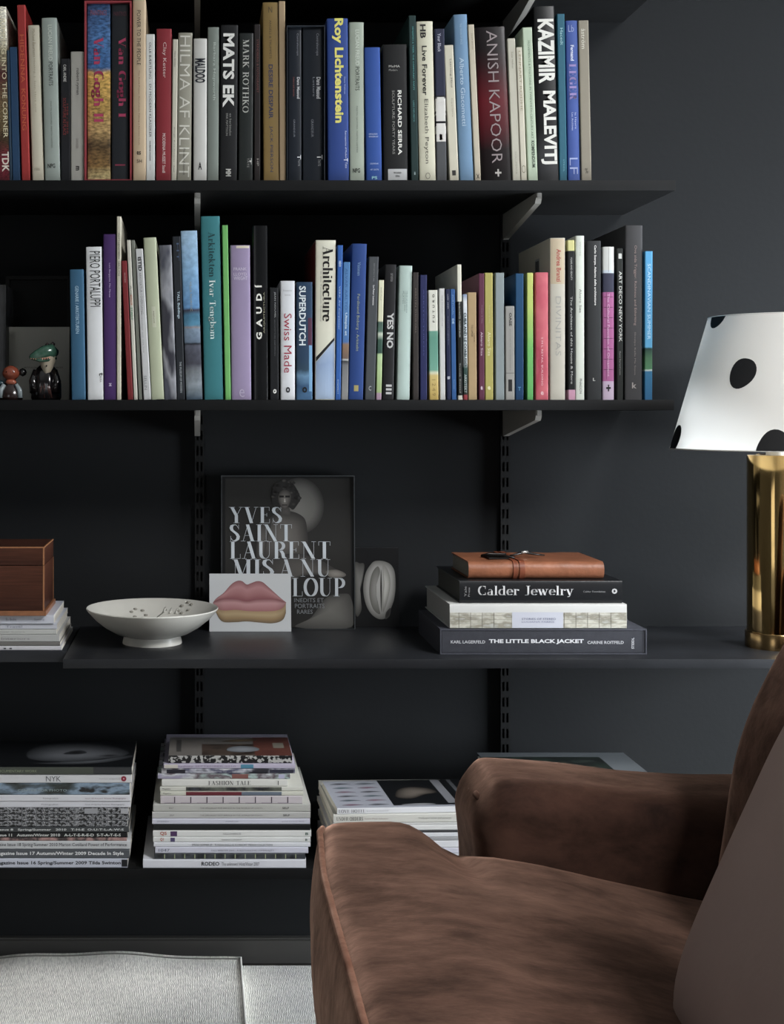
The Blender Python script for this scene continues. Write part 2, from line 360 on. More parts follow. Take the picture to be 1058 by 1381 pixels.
# ================================================================ the room
WY = 2.70                                   # face of the shelf wall
LX = -2.6; CH = 2.80
WALL = mat('#1e2022', .8, spec=.12, noise=.05, scale=3, bump=.12, bscale=90, name='charcoal_wall_paint')
WOODF = mat('#2e2b28', .45, noise=.2, scale=8, name='dark_stained_floorboards')
def slab(name, x0, x1, y0, y1, z0, z1, m, **kw):
    b = MB(); b.box(x0, x1, y0, y1, z0, z1); return b.build(name, m, kind='structure', **kw)
slab('wall_back', LX - .15, RX + .15, WY, WY + .12, -.1, CH + .1, WALL)
slab('floor', LX - .15, RX + .15, FY - .15, WY, -.08, 0, WOODF)
b = MB()   # ceiling with an invented skylight opening for the added overhead light, x 1.50..2.80, y -.50...80
b.box(LX - .15, 1.50, FY - .15, WY, CH, CH + .12); b.box(1.50, 2.80, FY - .15, -.50, CH, CH + .12); b.box(1.50, 2.80, .80, WY, CH, CH + .12); b.box(2.80, RX + .15, FY - .15, WY, CH, CH + .12)
b.build('ceiling', mat('#b4b4b0', .8, name='ceiling_paint'), kind='structure')
slab('wall_left', LX - .12, LX, FY, WY, 0, CH, mat('#555553', .7, name='grey_wall_paint'))
b = MB()
b.box(RX, RX + .14, FY, 1.40, 0, CH); b.box(RX, RX + .14, 1.40, 2.52, 0, .20); b.box(RX, RX + .14, 1.40, 2.52, 1.26, CH); b.box(RX, RX + .14, 2.52, WY, 0, CH)
b.build('wall_right', mat('#34373a', .7, name='dark_wall_paint'), kind='structure')
b = MB()
b.box(LX, -2.25, FY - .14, FY, 0, CH); b.box(-.85, RX, FY - .14, FY, 0, CH); b.box(-2.25, -.85, FY - .14, FY, 0, .35); b.box(-2.25, -.85, FY - .14, FY, 2.15, CH)
b.build('wall_front', mat('#555553', .7, name='grey_wall_paint'), kind='structure')
FRAME = mat('#8f8f8a', .5, name='window_frame_paint')
def window(name, boxes):
    e = empty(name, (0, 0, 0)); e['kind'] = 'structure'
    m = MB()
    for q in boxes[:4]: m.box(*q)
    m.build('window_frame', FRAME, e)
    for q in boxes[4:]:
        m = MB(); m.box(*q); m.build('glazing_bar', FRAME, e)
x0, x1 = RX + .03, RX + .08
def win(name, ya, yb, za, zb):
    ym, zm, t = (ya + yb) / 2, (za + zb) / 2, .045
    window(name, [(x0, x1, ya, ya + t, za, zb), (x0, x1, yb - t, yb, za, zb), (x0, x1, ya + t, yb - t, za, za + t), (x0, x1, ya + t, yb - t, zb - t, zb),
                  (x0, x1, ym - .018, ym + .018, za + t, zb - t), (x0, x1, ya + t, ym - .018, zm - .014, zm + .014), (x0, x1, ym + .018, yb - t, zm - .014, zm + .014)])
win('window_1', 1.40, 2.52, .20, 1.26)
sk = empty('added_skylight', (0, 0, 0)); sk['kind'] = 'structure'  # made-up roof window, frames the opening below the added overhead light
for q in ((1.50, 1.55, -.50, .80), (2.75, 2.80, -.50, .80), (1.55, 2.75, -.50, -.45), (1.55, 2.75, .75, .80), (2.13, 2.17, -.45, .75)):
    m = MB(); m.box(*q, CH + .03, CH + .08); m.build('window_frame', FRAME, sk)
y0, y1 = FY - .08, FY - .03
window('window_2', [(-2.25, -2.20, y0, y1, .35, 2.15), (-.90, -.85, y0, y1, .35, 2.15), (-2.20, -.90, y0, y1, .35, .40), (-2.20, -.90, y0, y1, 2.10, 2.15),
                    (-1.57, -1.53, y0, y1, .40, 2.10), (-2.20, -1.57, y0, y1, 1.24, 1.27), (-1.53, -.90, y0, y1, 1.24, 1.27)])
b = MB(); b.box(LX, RX, WY - .016, WY, 0, .046); b.box(LX, RX, WY - .012, WY, .046, .050)
b.build('baseboard_back', mat('#454340', .6, name='skirting_paint'), kind='structure')

# ================================================================ shelving
TRACK = mat('#131415', .6, spec=.2, name='black_track_steel')
def track(xc, label):
    e = empty('wall_track', (xc, WY, .22), label=label, cat='shelf track', group='slotted wall tracks')
    m = MB(); H = 2.3; hw = .0095; y = -.012; yb = -.002
    m.box(-hw, -hw + .0014, y, 0, 0, H); m.box(hw - .0014, hw, y, 0, 0, H)
    m.box(-hw + .0014, -.0062, y, y + .0014, 0, H); m.box(.0062, hw - .0014, y, y + .0014, 0, H); m.box(-.0018, .0018, y, y + .0014, 0, H)
    p = .032; k = 0
    while k * p < H:
        z = k * p
        for a, c in ((-.0062, -.0018), (.0018, .0062)): m.box(a, c, y, y + .0014, z, min(H, z + .013))
        k += 1
    m.build('slotted_rail', TRACK, e)
    m = MB(); m.box(-hw + .0014, hw - .0014, yb, -.0002, 0, H); m.build('back_plate', mat('#050505', .8), e)
    return e
track(.0050, 'black slotted wall track running down behind the white bowl')
track(.6290, 'black slotted wall track running down behind the leather journal')
def bracket(xc, ztop, L, label, m=WHITE_METAL, hb=.052, wall=WY - .0122):
    e = empty('shelf_bracket', (xc, wall, ztop), label=label, cat='shelf bracket', group='shelf brackets')
    def prof(ya, yb_, i):   # y,z outline
        return [(ya, -i), (yb_, -i), (yb_, -.012 + i * .3), (yb_ + .004, -.017 + i), (ya, -hb + i)]
    for s in (-1, 1):
        t = .0012; xa = s * .0055; b_ = MB()
        o = [(0, 0), (-L, 0), (-L, -.011), (-L + .006, -.0185), (-.004, -hb), (0, -hb)]
        n = len(o); a0, a1 = sorted((xa, xa - s * t))
        v = [(a0, y, z) for y, z in o] + [(a1, y, z) for y, z in o]
        b_.add(v, [tuple(range(n)), tuple(range(2 * n - 1, n - 1, -1))] + [(i, i + n, (i + 1) % n + n, (i + 1) % n) for i in range(n)])
        b_.build('side_plate', m, e)
    b_ = MB(); o = [(-L, 0), (-L, -.011), (-L + .006, -.0185), (-.004, -hb)]
    for (ya, za), (yb2, zb) in zip(o, o[1:]):
        b_.add([(-.0043, ya, za), (.0043, ya, za), (.0043, yb2, zb), (-.0043, yb2, zb)], [(0, 1, 2, 3)])
    b_.build('front_web', m, e)
    b_ = MB(); b_.box(-.0035, .0035, -L - .003, -L, -.009, .0); b_.build('end_lip', m, e)
    return e
S0 = 1.919; S1, S2, S3, S4 = 1.544, 1.144, .6835, .290   # top faces
TH = .019
def shelf(name, x0, x1, yf, ztop, label, m=BLACK_BOARD, th=TH):
    b = MB(); b.box(x0, x1, yf, WY - .001, ztop - th, ztop, .0012)
    o = b.build(name, m, label=label, cat='shelf'); autosmooth(o, 40); return o
BB2 = mat('#0c0d0e', .6, spec=.15, noise=.15, scale=20, bump=.15, bscale=60, name='black_stained_wood')
DESKM = mat('#222428', .4, spec=.3, noise=.16, scale=14, bump=.12, bscale=50, name='dark_grey_stained_worktop')
shelf('wall_shelf', -.80, .872, 2.40, S0 + TH, 'uppermost black shelf, seen only from below at the top edge', BB2)
shelf('wall_shelf', -.80, .872, 2.40, S1, 'black shelf under the upper row of art books', BB2)
shelf('wall_shelf', -.80, .869, 2.40, S2, 'black shelf under the middle row of books and the figurines', BB2)
shelf('wall_shelf', -.80, .90, 2.40, S4, 'lowest black shelf carrying the magazine piles', BB2)
shelf('desk_board', -.238, 1.36, 2.338, S3, 'deep dark desk board carrying the bowl, lamp and stacked books', DESKM, .0165)
shelf('wall_shelf', -.80, -.240, 2.415, S3 + .001, 'short dark board left of the desk, under the wooden box', DESKM, .021)
for zt, nm, L in ((S0, 'uppermost', .26), (S1 - TH, 'upper book', .262), (S2 - TH, 'middle book', .262)):
    bracket(0.0005, zt, L, 'pale metal bracket under the %s shelf, on the left-hand track' % nm)
    bracket(.6290, zt, L, 'pale metal bracket under the %s shelf, on the right-hand track' % nm)
for zt, nm, L in ((S3 - .0165, 'desk board', .26), (S4 - TH, 'lowest shelf', .24)):
    for xc, sd in ((.005, 'left'), (.629, 'right')):
        bracket(xc, zt, L, 'black bracket under the %s, on the %s-hand track' % (nm, sd), TRACK)

# ================================================================ rugs
def rug_mat(c):
    m, nt, p = base_mat('woven_wool'); N = nt.nodes.new; L = nt.links.new
    p.inputs['Roughness'].default_value = .95; p.inputs['Specular IOR Level'].default_value = .1
    tc = N('ShaderNodeTexCoord'); mp = N('ShaderNodeMapping'); mp.inputs['Scale'].default_value = (1, .28, 1); L(tc.outputs['Object'], mp.inputs[0])
    n = N('ShaderNodeTexNoise'); n.inputs['Scale'].default_value = 260; n.inputs['Detail'].default_value = 5; L(mp.outputs[0], n.inputs['Vector'])
    n2 = N('ShaderNodeTexNoise'); n2.inputs['Scale'].default_value = 9; L(tc.outputs['Object'], n2.inputs['Vector'])
    r = N('ShaderNodeValToRGB'); r.color_ramp.elements[0].position = .3; r.color_ramp.elements[0].color = (*[x * .7 for x in srgb(c)], 1)
    r.color_ramp.elements[1].position = .6; r.color_ramp.elements[1].color = (*srgb(c), 1); L(n.outputs[0], r.inputs[0])
    mr = N('ShaderNodeMapRange'); mr.inputs[3].default_value = .88; mr.inputs[4].default_value = 1.1; L(n2.outputs[0], mr.inputs[0])
    mx = N('ShaderNodeMix'); mx.data_type = 'RGBA'; mx.blend_type = 'MULTIPLY'; mx.inputs[0].default_value = 1
    L(r.outputs[0], mx.inputs[6]); L(mr.outputs[0], mx.inputs[7]); L(mx.outputs[2], p.inputs['Base Color'])
    w_ = N('ShaderNodeTexWave'); w_.inputs['Scale'].default_value = 95; w_.bands_direction = 'X'; w_.inputs['Distortion'].default_value = 5; w_.inputs['Detail'].default_value = 3
    L(tc.outputs['Object'], w_.inputs['Vector'])
    ad = N('ShaderNodeMath'); ad.operation = 'ADD'; L(w_.outputs[1], ad.inputs[0]); L(n.outputs[0], ad.inputs[1])
    b = N('ShaderNodeBump'); b.inputs['Strength'].default_value = .45; b.inputs['Distance'].default_value = .002
    L(ad.outputs[0], b.inputs['Height']); L(b.outputs[0], p.inputs['Normal']); return m
RUGM = rug_mat('#e6e4da')
def rug(x0, x1, y0, y1, zf, label, th=.011):
    nx, ny = 90, 46; v = []; f = []
    for lay in (0, 1):
        for j in range(ny + 1):
            t = j / ny; y = y0 + (y1 - y0) * (1 - (1 - t) ** 2)
            for i in range(nx + 1):
                x = x0 + (x1 - x0) * i / nx
                z = zf(x, y)
                v.append((x, y, z + (th if lay == 0 else 0)))
    K = (nx + 1) * (ny + 1); ix = lambda l, i, j: l * K + j * (nx + 1) + i
    for j in range(ny):
        for i in range(nx):
            f.append((ix(0, i, j), ix(0, i + 1, j), ix(0, i + 1, j + 1), ix(0, i, j + 1)))
            f.append((ix(1, i, j), ix(1, i, j + 1), ix(1, i + 1, j + 1), ix(1, i + 1, j)))
    for i in range(nx):
        f.append((ix(0, i, ny), ix(0, i + 1, ny), ix(1, i + 1, ny), ix(1, i, ny))); f.append((ix(0, i + 1, 0), ix(0, i, 0), ix(1, i, 0), ix(1, i + 1, 0)))
    for j in range(ny):
        f.append((ix(0, 0, j), ix(0, 0, j + 1), ix(1, 0, j + 1), ix(1, 0, j))); f.append((ix(0, nx, j + 1), ix(0, nx, j), ix(1, nx, j), ix(1, nx, j + 1)))
    o = mk('rug', v, f, RUGM, label=label, cat='rug', group='wool rugs on the floor')
    autosmooth(o, 50); return o
def wav(x, y):
    e = max(0, 1 - (2.655 - y) / .10); e = e * e * (3 - 2 * e)
    return .0005 + e * (.004 + .011 * max(0, math.sin((x + .42) * 7.0)) * (1 if x > -.43 else 0) + .002 * math.sin(x * 31))
rug(-.72, 1.55, -.6, 2.655, lambda x, y: .0003, 'thin light grey wool rug running under the armchair', .007)
r1 = rug(-1.6, .090, -.6, 2.655, lambda x, y: .0076 + wav(x, y), 'thicker light grey wool rug with wavy hemmed edge, overlapping at left', .012)
hm = MB(); hm.tube([(x / 100, 2.642, .0076 + .0125 + wav(x / 100, 2.642)) for x in range(-80, 9, 2)], .0016, 6)
hm.build('hem_stitching', mat('#77756d', .95, name='hem_thread'), r1)
hm = MB(); hm.tube([(.087, y / 100, .0076 + .0122 + wav(.087, y / 100)) for y in range(100, 266, 5)], .0022, 6)
hm.build('edge_binding', mat('#c4c2ba', .95, name='edge_thread'), r1)

# ================================================================ armchair
def velvet(c, c2, sc=9., rough=.85, sheen=(.12, .95), name='brown_velvet'):
    """pile fabric: the brushed nap lets colour and sheen wander in broad streaks"""
    m, nt, p = base_mat(name); N = nt.nodes.new; L = nt.links.new
    tc = N('ShaderNodeTexCoord'); mp = N('ShaderNodeMapping'); mp.inputs['Scale'].default_value = (.55, 1, 1); mp.inputs['Rotation'].default_value = (0, 0, .35)
    L(tc.outputs['Object'], mp.inputs[0])
    n = N('ShaderNodeTexNoise'); n.inputs['Scale'].default_value = sc; n.inputs['Detail'].default_value = 9; n.inputs['Roughness'].default_value = .66
    n.inputs['Distortion'].default_value = .25
    L(mp.outputs[0], n.inputs['Vector'])
    r = N('ShaderNodeValToRGB'); r.color_ramp.elements[0].position = .27; r.color_ramp.elements[0].color = (*srgb(c), 1)
    r.color_ramp.elements[1].position = .74; r.color_ramp.elements[1].color = (*srgb(c2), 1); L(n.outputs[0], r.inputs[0])
    L(r.outputs[0], p.inputs['Base Color']); p.inputs['Roughness'].default_value = rough; p.inputs['Specular IOR Level'].default_value = .08
    mr = N('ShaderNodeMapRange'); mr.inputs[1].default_value = .36; mr.inputs[2].default_value = .66
    mr.inputs[3].default_value = sheen[0]; mr.inputs[4].default_value = sheen[1]; L(n.outputs[0], mr.inputs[0]); L(mr.outputs[0], p.inputs['Sheen Weight'])
    p.inputs['Sheen Roughness'].default_value = .45; p.inputs['Sheen Tint'].default_value = (*srgb('#eeb698'), 1)
    n2 = N('ShaderNodeTexNoise'); n2.inputs['Scale'].default_value = 24; n2.inputs['Detail'].default_value = 6; L(mp.outputs[0], n2.inputs['Vector'])
    b = N('ShaderNodeBump'); b.inputs['Strength'].default_value = .3; b.inputs['Distance'].default_value = .006
    L(n2.outputs[0], b.inputs['Height']); L(b.outputs[0], p.inputs['Normal']); return m
VELVET = velvet('#180c08', '#452a1e', 17, sheen=(.5, 1.0))
PIPE = velvet('#6d4533', '#805843', 14, name='piping_velvet')
def rbox(name, c0, c1, r, m, parent, n=26, deform=None):
    """rounded box between corners c0 and c1, then bent by deform"""
    cx = [(a + b_) / 2 for a, b_ in zip(c0, c1)]; hs = [(b_ - a) / 2 for a, b_ in zip(c0, c1)]
    import bmesh
    bm = bmesh.new(); bmesh.ops.create_cube(bm, size=2)
    bmesh.ops.subdivide_edges(bm, edges=bm.edges[:], cuts=n, use_grid_fill=True)
    for v in bm.verts:
        q = [math.copysign(abs(a) ** .75, a) if abs(a) < 1 else a for a in v.co]
        p = [q[i] * hs[i] for i in range(3)]
        inn = [max(-(hs[i] - r), min(hs[i] - r, p[i])) for i in range(3)]
        d = Vector([p[i] - inn[i] for i in range(3)])
        if d.length > 1e-9:
            d.normalize(); p = [inn[i] + d[i] * r for i in range(3)]
        p = Vector([p[i] + cx[i] for i in range(3)])
        v.co = deform(p) if deform else p
    me = bpy.data.meshes.new(name); bm.to_mesh(me); bm.free(); me.materials.append(m)
    me.polygons.foreach_set('use_smooth', [True] * len(me.polygons))
    o = bpy.data.objects.new(name, me); COL.objects.link(o); o.parent = parent; return o
def ss(a, b_, x):
    t = max(0, min(1, (x - a) / (b_ - a))); return t * t * (3 - 2 * t)
from mathutils import noise as mn
chair = empty('armchair', (0, 0, 0), label='brown velvet armchair with piped seat cushion, facing left in the foreground', cat='armchair')
def seat_top(x): return .470 - .012 * ss(.30, .42, x) - .075 * ss(.36, .84, x)
def seat_def(p):
    x, y, z = p; y0, y1 = .98, 1.99
    u = (z - .20) / .27
    z2 = .20 + u * (seat_top(x) - .20)
    cr = max(0, 1 - ((y - 1.5) / .60) ** 2) * max(0, 1 - ((x - .48) / .40) ** 2)
    if u > .5: z2 += .014 * cr * (u - .5) * 2
    ear = ss(1.75, 1.99, y) * (1 - ss(.385, .435, x)); y2 = y + .115 * ear
    if u > .5: z2 -= (.050 * ss(.31, .43, x) ** 1.3 + .003 * (1 - ss(.17, .24, x))) * ear
    fr = 1 - ss(.165, .25, x); x2 = x - .018 * fr * math.sin(PI * max(0, min(1, u))) + .018 * fr * ss(1.80, 1.99, y)
    n = mn.noise(Vector((x * 7, y * 7, z * 7))) * .004 + mn.noise(Vector((x * 16, y * 13, z * 12))) * .0015
    return Vector((x2, y2, z2 + n * (.6 if u > .6 else 0)))
rbox('seat_cushion', (.178, .98, .20), (.90, 1.99, .47), .028, VELVET, chair, 40, seat_def)
def front_edge(y):
    q = seat_def(Vector((.184, y, .464))); return q
pp = []
for i in range(40):
    y = .985 + i * (1.975 - .985) / 39; q = front_edge(y); pp.append((q.x - .0055 + .006 * (i == 39), q.y, q.z + .0015 - .004 * (i == 39)))
b = MB(); b.tube(pp, .0052, 10); b.build('piping', PIPE, chair, smooth=True)
def base_def(p):
    x, y, z = p
    fr = 1 - ss(.17, .25, x)
    return Vector((x + .02 * fr * ss(1.85, 2.08, y) + .012 * fr * (1 - ss(.09, .2, z)), y, z))
rbox('seat_base', (.178, .80, .085), (1.02, 2.12, .235), .03, VELVET, chair, 20, base_def)
def arm_def(y0, y1):
    def f(p):
        x, y, z = p; t = ss(.30, .560, z)
        z2 = z - .026 * ss(.46, .80, x) * t
        c = (y - (y0 + y1) / 2) / ((y1 - y0) / 2)
        z2 -= .010 * abs(c) ** 2 * t
        x2 = x + .006 * math.sin(z * 20) * (1 - ss(.42, .5, x)) + .022 * (1 - ss(.42, .48, x)) * ss(.48, .56, z)
        return Vector((x2, y + .012 * (y - (y0 + y1) / 2) / ((y1 - y0) / 2) * math.sin(PI * ss(.25, .58, z)), z2 + mn.noise(Vector((x * 9, y * 9, z * 9))) * .003))
    return f
rbox('armrest', (.424, 1.985, .20), (1.00, 2.20, .560), .048, VELVET, chair, 26, arm_def(1.985, 2.20))
rbox('armrest', (.424, .74, .20), (1.00, .955, .560), .048, VELVET, chair, 20, arm_def(.74, .955))
b = MB(); b.tube([(.440, 2.03, .520), (.434, 2.05, .526), (.442, 2.075, .523), (.436, 2.10, .518), (.447, 2.12, .525), (.464, 2.13, .537)], [.004, .006, .005, .0065, .005, .002], 8)
b.build('gathered_corner', VELVET, chair, smooth=True)
def back_def(p):
    x, y, z = p; t = z - .43
    e = abs((y - 1.50) / .50)
    xx = x + .30 * t + .16 * t * t * (1 if t > 0 else 0)
    xx += (.030 - .05 * math.sin(PI * ss(.40, .95, z))) * (1 if x < .9 else .3) * (1 - .5 * e ** 4)
    return Vector((xx, y, z + .03 * (1 - e * e) * ss(.9, 1.06, z) + mn.noise(Vector((x * 6, y * 6, z * 6))) * .006))
rbox('back_cushion', (.735, .945, .385), (.94, 1.985, 1.06), .075, VELVET, chair, 34, back_def)
def shell_def(p):
    x, y, z = p; return Vector((x + .26 * max(0, z - .3), y, z))
rbox('backrest', (.955, .74, .18), (1.07, 2.20, .84), .045, VELVET, chair, 16, shell_def)
for lx in (.25, .98):
    for ly in (.86, 2.06):
        b = MB(); b.lathe([(0, .0078), (.014, .0078), (.022, .10), (0, .10)], 16, lx, ly); b.build('leg', mat('#1c130e', .4, name='dark_wood_leg'), chair, smooth=False)
# pillow lying against the back
pil = empty('cushion', (.60, 1.30, .43), label='plain mauve throw cushion leaning against the armchair back', cat='cushion')
def pil_shape():
    n = 30; S = .235; v = []; f = []
    R = Matrix.Rotation(math.radians(24), 3, 'Y')
    for side in (1, -1):
        for j in range(n + 1):
            for i in range(n + 1):
                a, c = 2 * i / n - 1, 2 * j / n - 1
                k = 1 - .05 * (a * a) * (1 - c * c) ; k2 = 1 - .05 * (c * c) * (1 - a * a)
                th = .085 * ((1 - a ** 4) * (1 - c ** 4)) ** .5 if abs(a) < 1 and abs(c) < 1 else 0
                th += mn.noise(Vector((a * 1.3, c * 1.3, side))) * .008 * (1 - a * a) * (1 - c * c)
                p = Vector((-side * th, a * S * (1 - .05 * (1 - c * c) * 0) * (1 - .06 * (c * c - 1) * -1 * 0), c * S))
                p.y *= (1 - .045 * (1 - c * c) * 1.0) if abs(a) > .5 else 1
                p.z *= (1 - .045 * (1 - a * a) * 1.0) if abs(c) > .5 else 1
                v.append(R @ p + Vector((.058, 0, .185)))
    K = (n + 1) ** 2
    for j in range(n):
        for i in range(n):
            a = j * (n + 1) + i
            f.append((a, a + 1, a + n + 2, a + n + 1)); f.append((K + a, K + a + n + 1, K + a + n + 2, K + a + 1))
    return v, f
v, f = pil_shape()
MAUVE = velvet('#ae948b', '#b39990', 5, .85, (.1, .15), 'mauve_fabric')
mk('cushion_cover', v, f, MAUVE, pil, smooth=True)

# ================================================================ lamp
LMX, LMY = 1.080, 2.462
lamp = empty('table_lamp', (LMX, LMY, S3 + .0002), label='brass column table lamp with white shade spotted black', cat='lamp')
BRASS = mat('#c9a254', .10, 1.0, name='polished_brass')
BRASS2 = mat('#a8854a', .22, 1.0, name='brass_foot')
b = MB(); b.lathe([(0, 0), (.0525, 0), (.0525, .028), (.0515, .0295), (.049, .0295)], 72); autosmooth(b.build('base_ring', BRASS2, lamp))
b = MB(); b.lathe([(.0492, .0292), (.0492, .356), (.0485, .358), (.040, .3585), (.040, .352), (0, .352)], 72); autosmooth(b.build('column', BRASS, lamp))
b = MB(); b.lathe([(.0, .352), (.016, .352), (.016, .374), (.010, .376), (.010, .41), (0, .41)], 24); b.build('lamp_holder', mat('#d8d2c2', .4, name='pale_enamel'), lamp)
ZB = Z(605.5, LMY) - S3; ZT = Z(428, LMY) - S3
RB, RT = .1855, .1175
SHADE, nt_, p_ = base_mat('white_shade_fabric'); p_.inputs['Base Color'].default_value = (*srgb('#e2e0da'), 1); p_.inputs['Roughness'].default_value = .85
tr_ = nt_.nodes.new('ShaderNodeBsdfTranslucent'); tr_.inputs[0].default_value = (*srgb('#ecebe6'), 1); ms_ = nt_.nodes.new('ShaderNodeMixShader'); ms_.inputs[0].default_value = .38
nt_.links.new(p_.outputs[0], ms_.inputs[1]); nt_.links.new(tr_.outputs[0], ms_.inputs[2]); nt_.links.new(ms_.outputs[0], nt_.nodes['Material Output'].inputs[0])
b = MB(); b.lathe([(RB, ZB), (RT, ZT)], 128); sh = autosmooth(b.build('lamp_shade', SHADE, lamp), 40)
b = MB()
for z, r in ((ZB, RB), (ZT, RT)):
    b.tube([((r - .0008) * math.cos(a * PI / 48), (r - .0008) * math.sin(a * PI / 48), z) for a in range(97)], .0014, 6, False)
b.build('rim_wire', mat('#d5d2ca', .6, name='rim_tape'), sh, smooth=True)
b = MB()
for k in range(3):
    a = k * 2 * PI / 3; b.tube([(0, 0, ZT - .03), (math.cos(a) * (RT - .002), math.sin(a) * (RT - .002), ZT - .004)], .0013, 6)
b.tube([(0, 0, .40), (0, 0, ZT - .028)], .004, 8); b.build('shade_carrier', BRASS2, lamp)
def dot(th, zc, rr, k, asp=.95):
    n = 30; v = [];
    rng = random.Random(k)
    ph = rng.random() * 6
    def on(s, z):
        z = max(ZB, min(ZT, z)); r = RB + (RT - RB) * (z - ZB) / (ZT - ZB) + .0004
        a = math.radians(-90 + th) + s / (RB + (RT - RB) * (min(max(zc, ZB), ZT) - ZB) / (ZT - ZB))
        return (r * math.cos(a), r * math.sin(a), z)
    for j in range(6):
        for i in range(n):
            a = 2 * PI * i / n; q = rr * j / 5 * (1 + .06 * math.sin(2 * a + ph) + .04 * math.sin(3 * a + ph * 2))
            v.append(on(q * math.sin(a) * asp + q * math.cos(a) * (.10 if asp < .9 else 0), zc + q * math.cos(a)))
    f = [(j * n + i, j * n + (i + 1) % n, (j + 1) * n + (i + 1) % n, (j + 1) * n + i) for j in range(5) for i in range(n)]
    mk('painted_dot', v, f, mat('#141415', .8, name='black_dot_paint'), sh)
for k, (th, py, rr) in enumerate([(-45, 505.5, .0290), (-24, 603, .0325), (-97, 594, .030), (-80, 424, .026), (13, 422, .033), (25, 520, .030), (62, 585, .03), (75, 480, .028), (110, 560, .03), (150, 500, .03), (200, 590, .03), (235, 500, .028), (180, 440, .026)]):
    dot(th, Z(py, LMY) - S3, rr, k, .76 if k == 0 else .95)

# ================================================================ bowl
bowl = empty('bowl', (X(205.5, 2.505), 2.505, S3 + .0003), label='wide footed white ceramic bowl standing at the left of the desk board', cat='bowl')
CER = mat('#c6c4ba', .38, coat=.15, noise=.03, scale=30, name='matte_white_glaze')
prof = [(0, .006), (.050, .006), (.052, .0), (.0565, .0), (.0565, .002), (.0535, .0145), (.070, .0195), (.090, .031), (.108, .0455), (.1215, .060), (.1255, .0655), (.1245, .0672), (.121, .0655), (.105, .0500), (.086, .0365), (.066, .0265), (.04, .021), (0, .019)]
b = MB(); b.lathe(prof, 96); autosmooth(b.build('bowl_body', CER, bowl), 40)
def bowl_z(r):
    q = [(0, .019), (.04, .021), (.066, .0265), (.086, .0365), (.105, .05), (.121, .0655)]
    for (a, za), (c, zc) in zip(q, q[1:]):
        if r <= c: return za + (zc - za) * (r - a) / (c - a)
    return .0655
REL = mat('#8c897e', .7, name='relief_glaze')
for cx_, cy_, R_ in ((-.030, .088, .011), (.062, .088, .010), (.005, .06, .0)):
    for k in range(6):
        if R_ == 0: break
        a = k * PI / 3; x, y = cx_ + R_ * 1.3 * math.cos(a), cy_ + R_ * math.sin(a); z = bowl_z(math.hypot(x, y))
        m_ = MB(); m_.lathe([(0, .0018), (.003, .0012), (.0042, 0), (.0042, -.002)], 10, x, y); m_.v = [(p[0], p[1], p[2] + z + .0005) for p in m_.v]
        m_.build('relief_petal', REL, bowl, smooth=True)
b = MB(); pts = [(-.006 + .003 * math.sin(i), .062 + i * .0045, 0) for i in range(9)]
b.tube([(x + i * .0035, y, bowl_z(math.hypot(x + i * .0035, y)) + .0008) for i, (x, y, _) in enumerate(pts)], .0011, 6)
b.build('relief_stem', mat('#66655c', .6, name='dark_glaze_line'), bowl, smooth=True)
for k in range(3):
    b = MB(); x, y = .020 + k * .012, .092 - k * .005
    b.tube([(x, y, bowl_z(math.hypot(x, y)) + .001), (x + .003, y + .012, bowl_z(math.hypot(x + .003, y + .012)) + .001)], [.0028, .001], 8); b.build('relief_leaf', CER, bowl, smooth=True)

# ================================================================ wooden box
bx0, bx1 = -.55, X(59.5, 2.405); by = 2.405; bz = Z(829.4, 2.415)
box = empty('wooden_box', (0, by, bz), label='rosewood lidded box with light inlaid edges on magazines at left', cat='box')
ROSE = bands([(0, '#3a1d12'), (.5, '#472516'), (1, '#4f2a1a')], 'Z', 'LINEAR', .5, 14, (.25, 1, 6), .28, .22, 50)
INL = mat('#9a6234', .35, name='light_wood_inlay')
D_ = .155; H_ = Z(738, 2.405) - bz
b = MB(); b.box(bx0 - .004, bx1 + .004, -.003, D_ + .003, 0, .009, .001); b.build('plinth', mat('#8a5630', .35, noise=.15, scale=60, name='plinth_wood'), box)
b = MB(); b.box(bx0, bx1, 0, D_, .009, H_ - .034, .0006); b.build('box_body', ROSE, box)
b = MB(); b.box(bx0, bx1, 0, D_, H_ - .033, H_, .0006); b.build('lid', ROSE, box)
for (a0, a1, c0, c1, e0, e1) in ((bx1 - .0022, bx1 + .0005, -.0005, .0018, .009, H_ - .034), (bx1 - .0022, bx1 + .0005, -.0005, .0018, H_ - .033, H_ + .0004),
                                 (bx0, bx1 - .0022, -.0005, .0018, H_ - .0018, H_ + .0005), (bx1 - .0018, bx1 + .0005, .0018, D_, H_ - .0018, H_ + .0005), (bx1 - .0018, bx1 + .0005, D_ - .0018, D_ + .0004, .009, H_ - .034)):
    b = MB(); b.box(a0, a1, c0, c1, e0, e1); b.build('inlay_strip', INL, box)

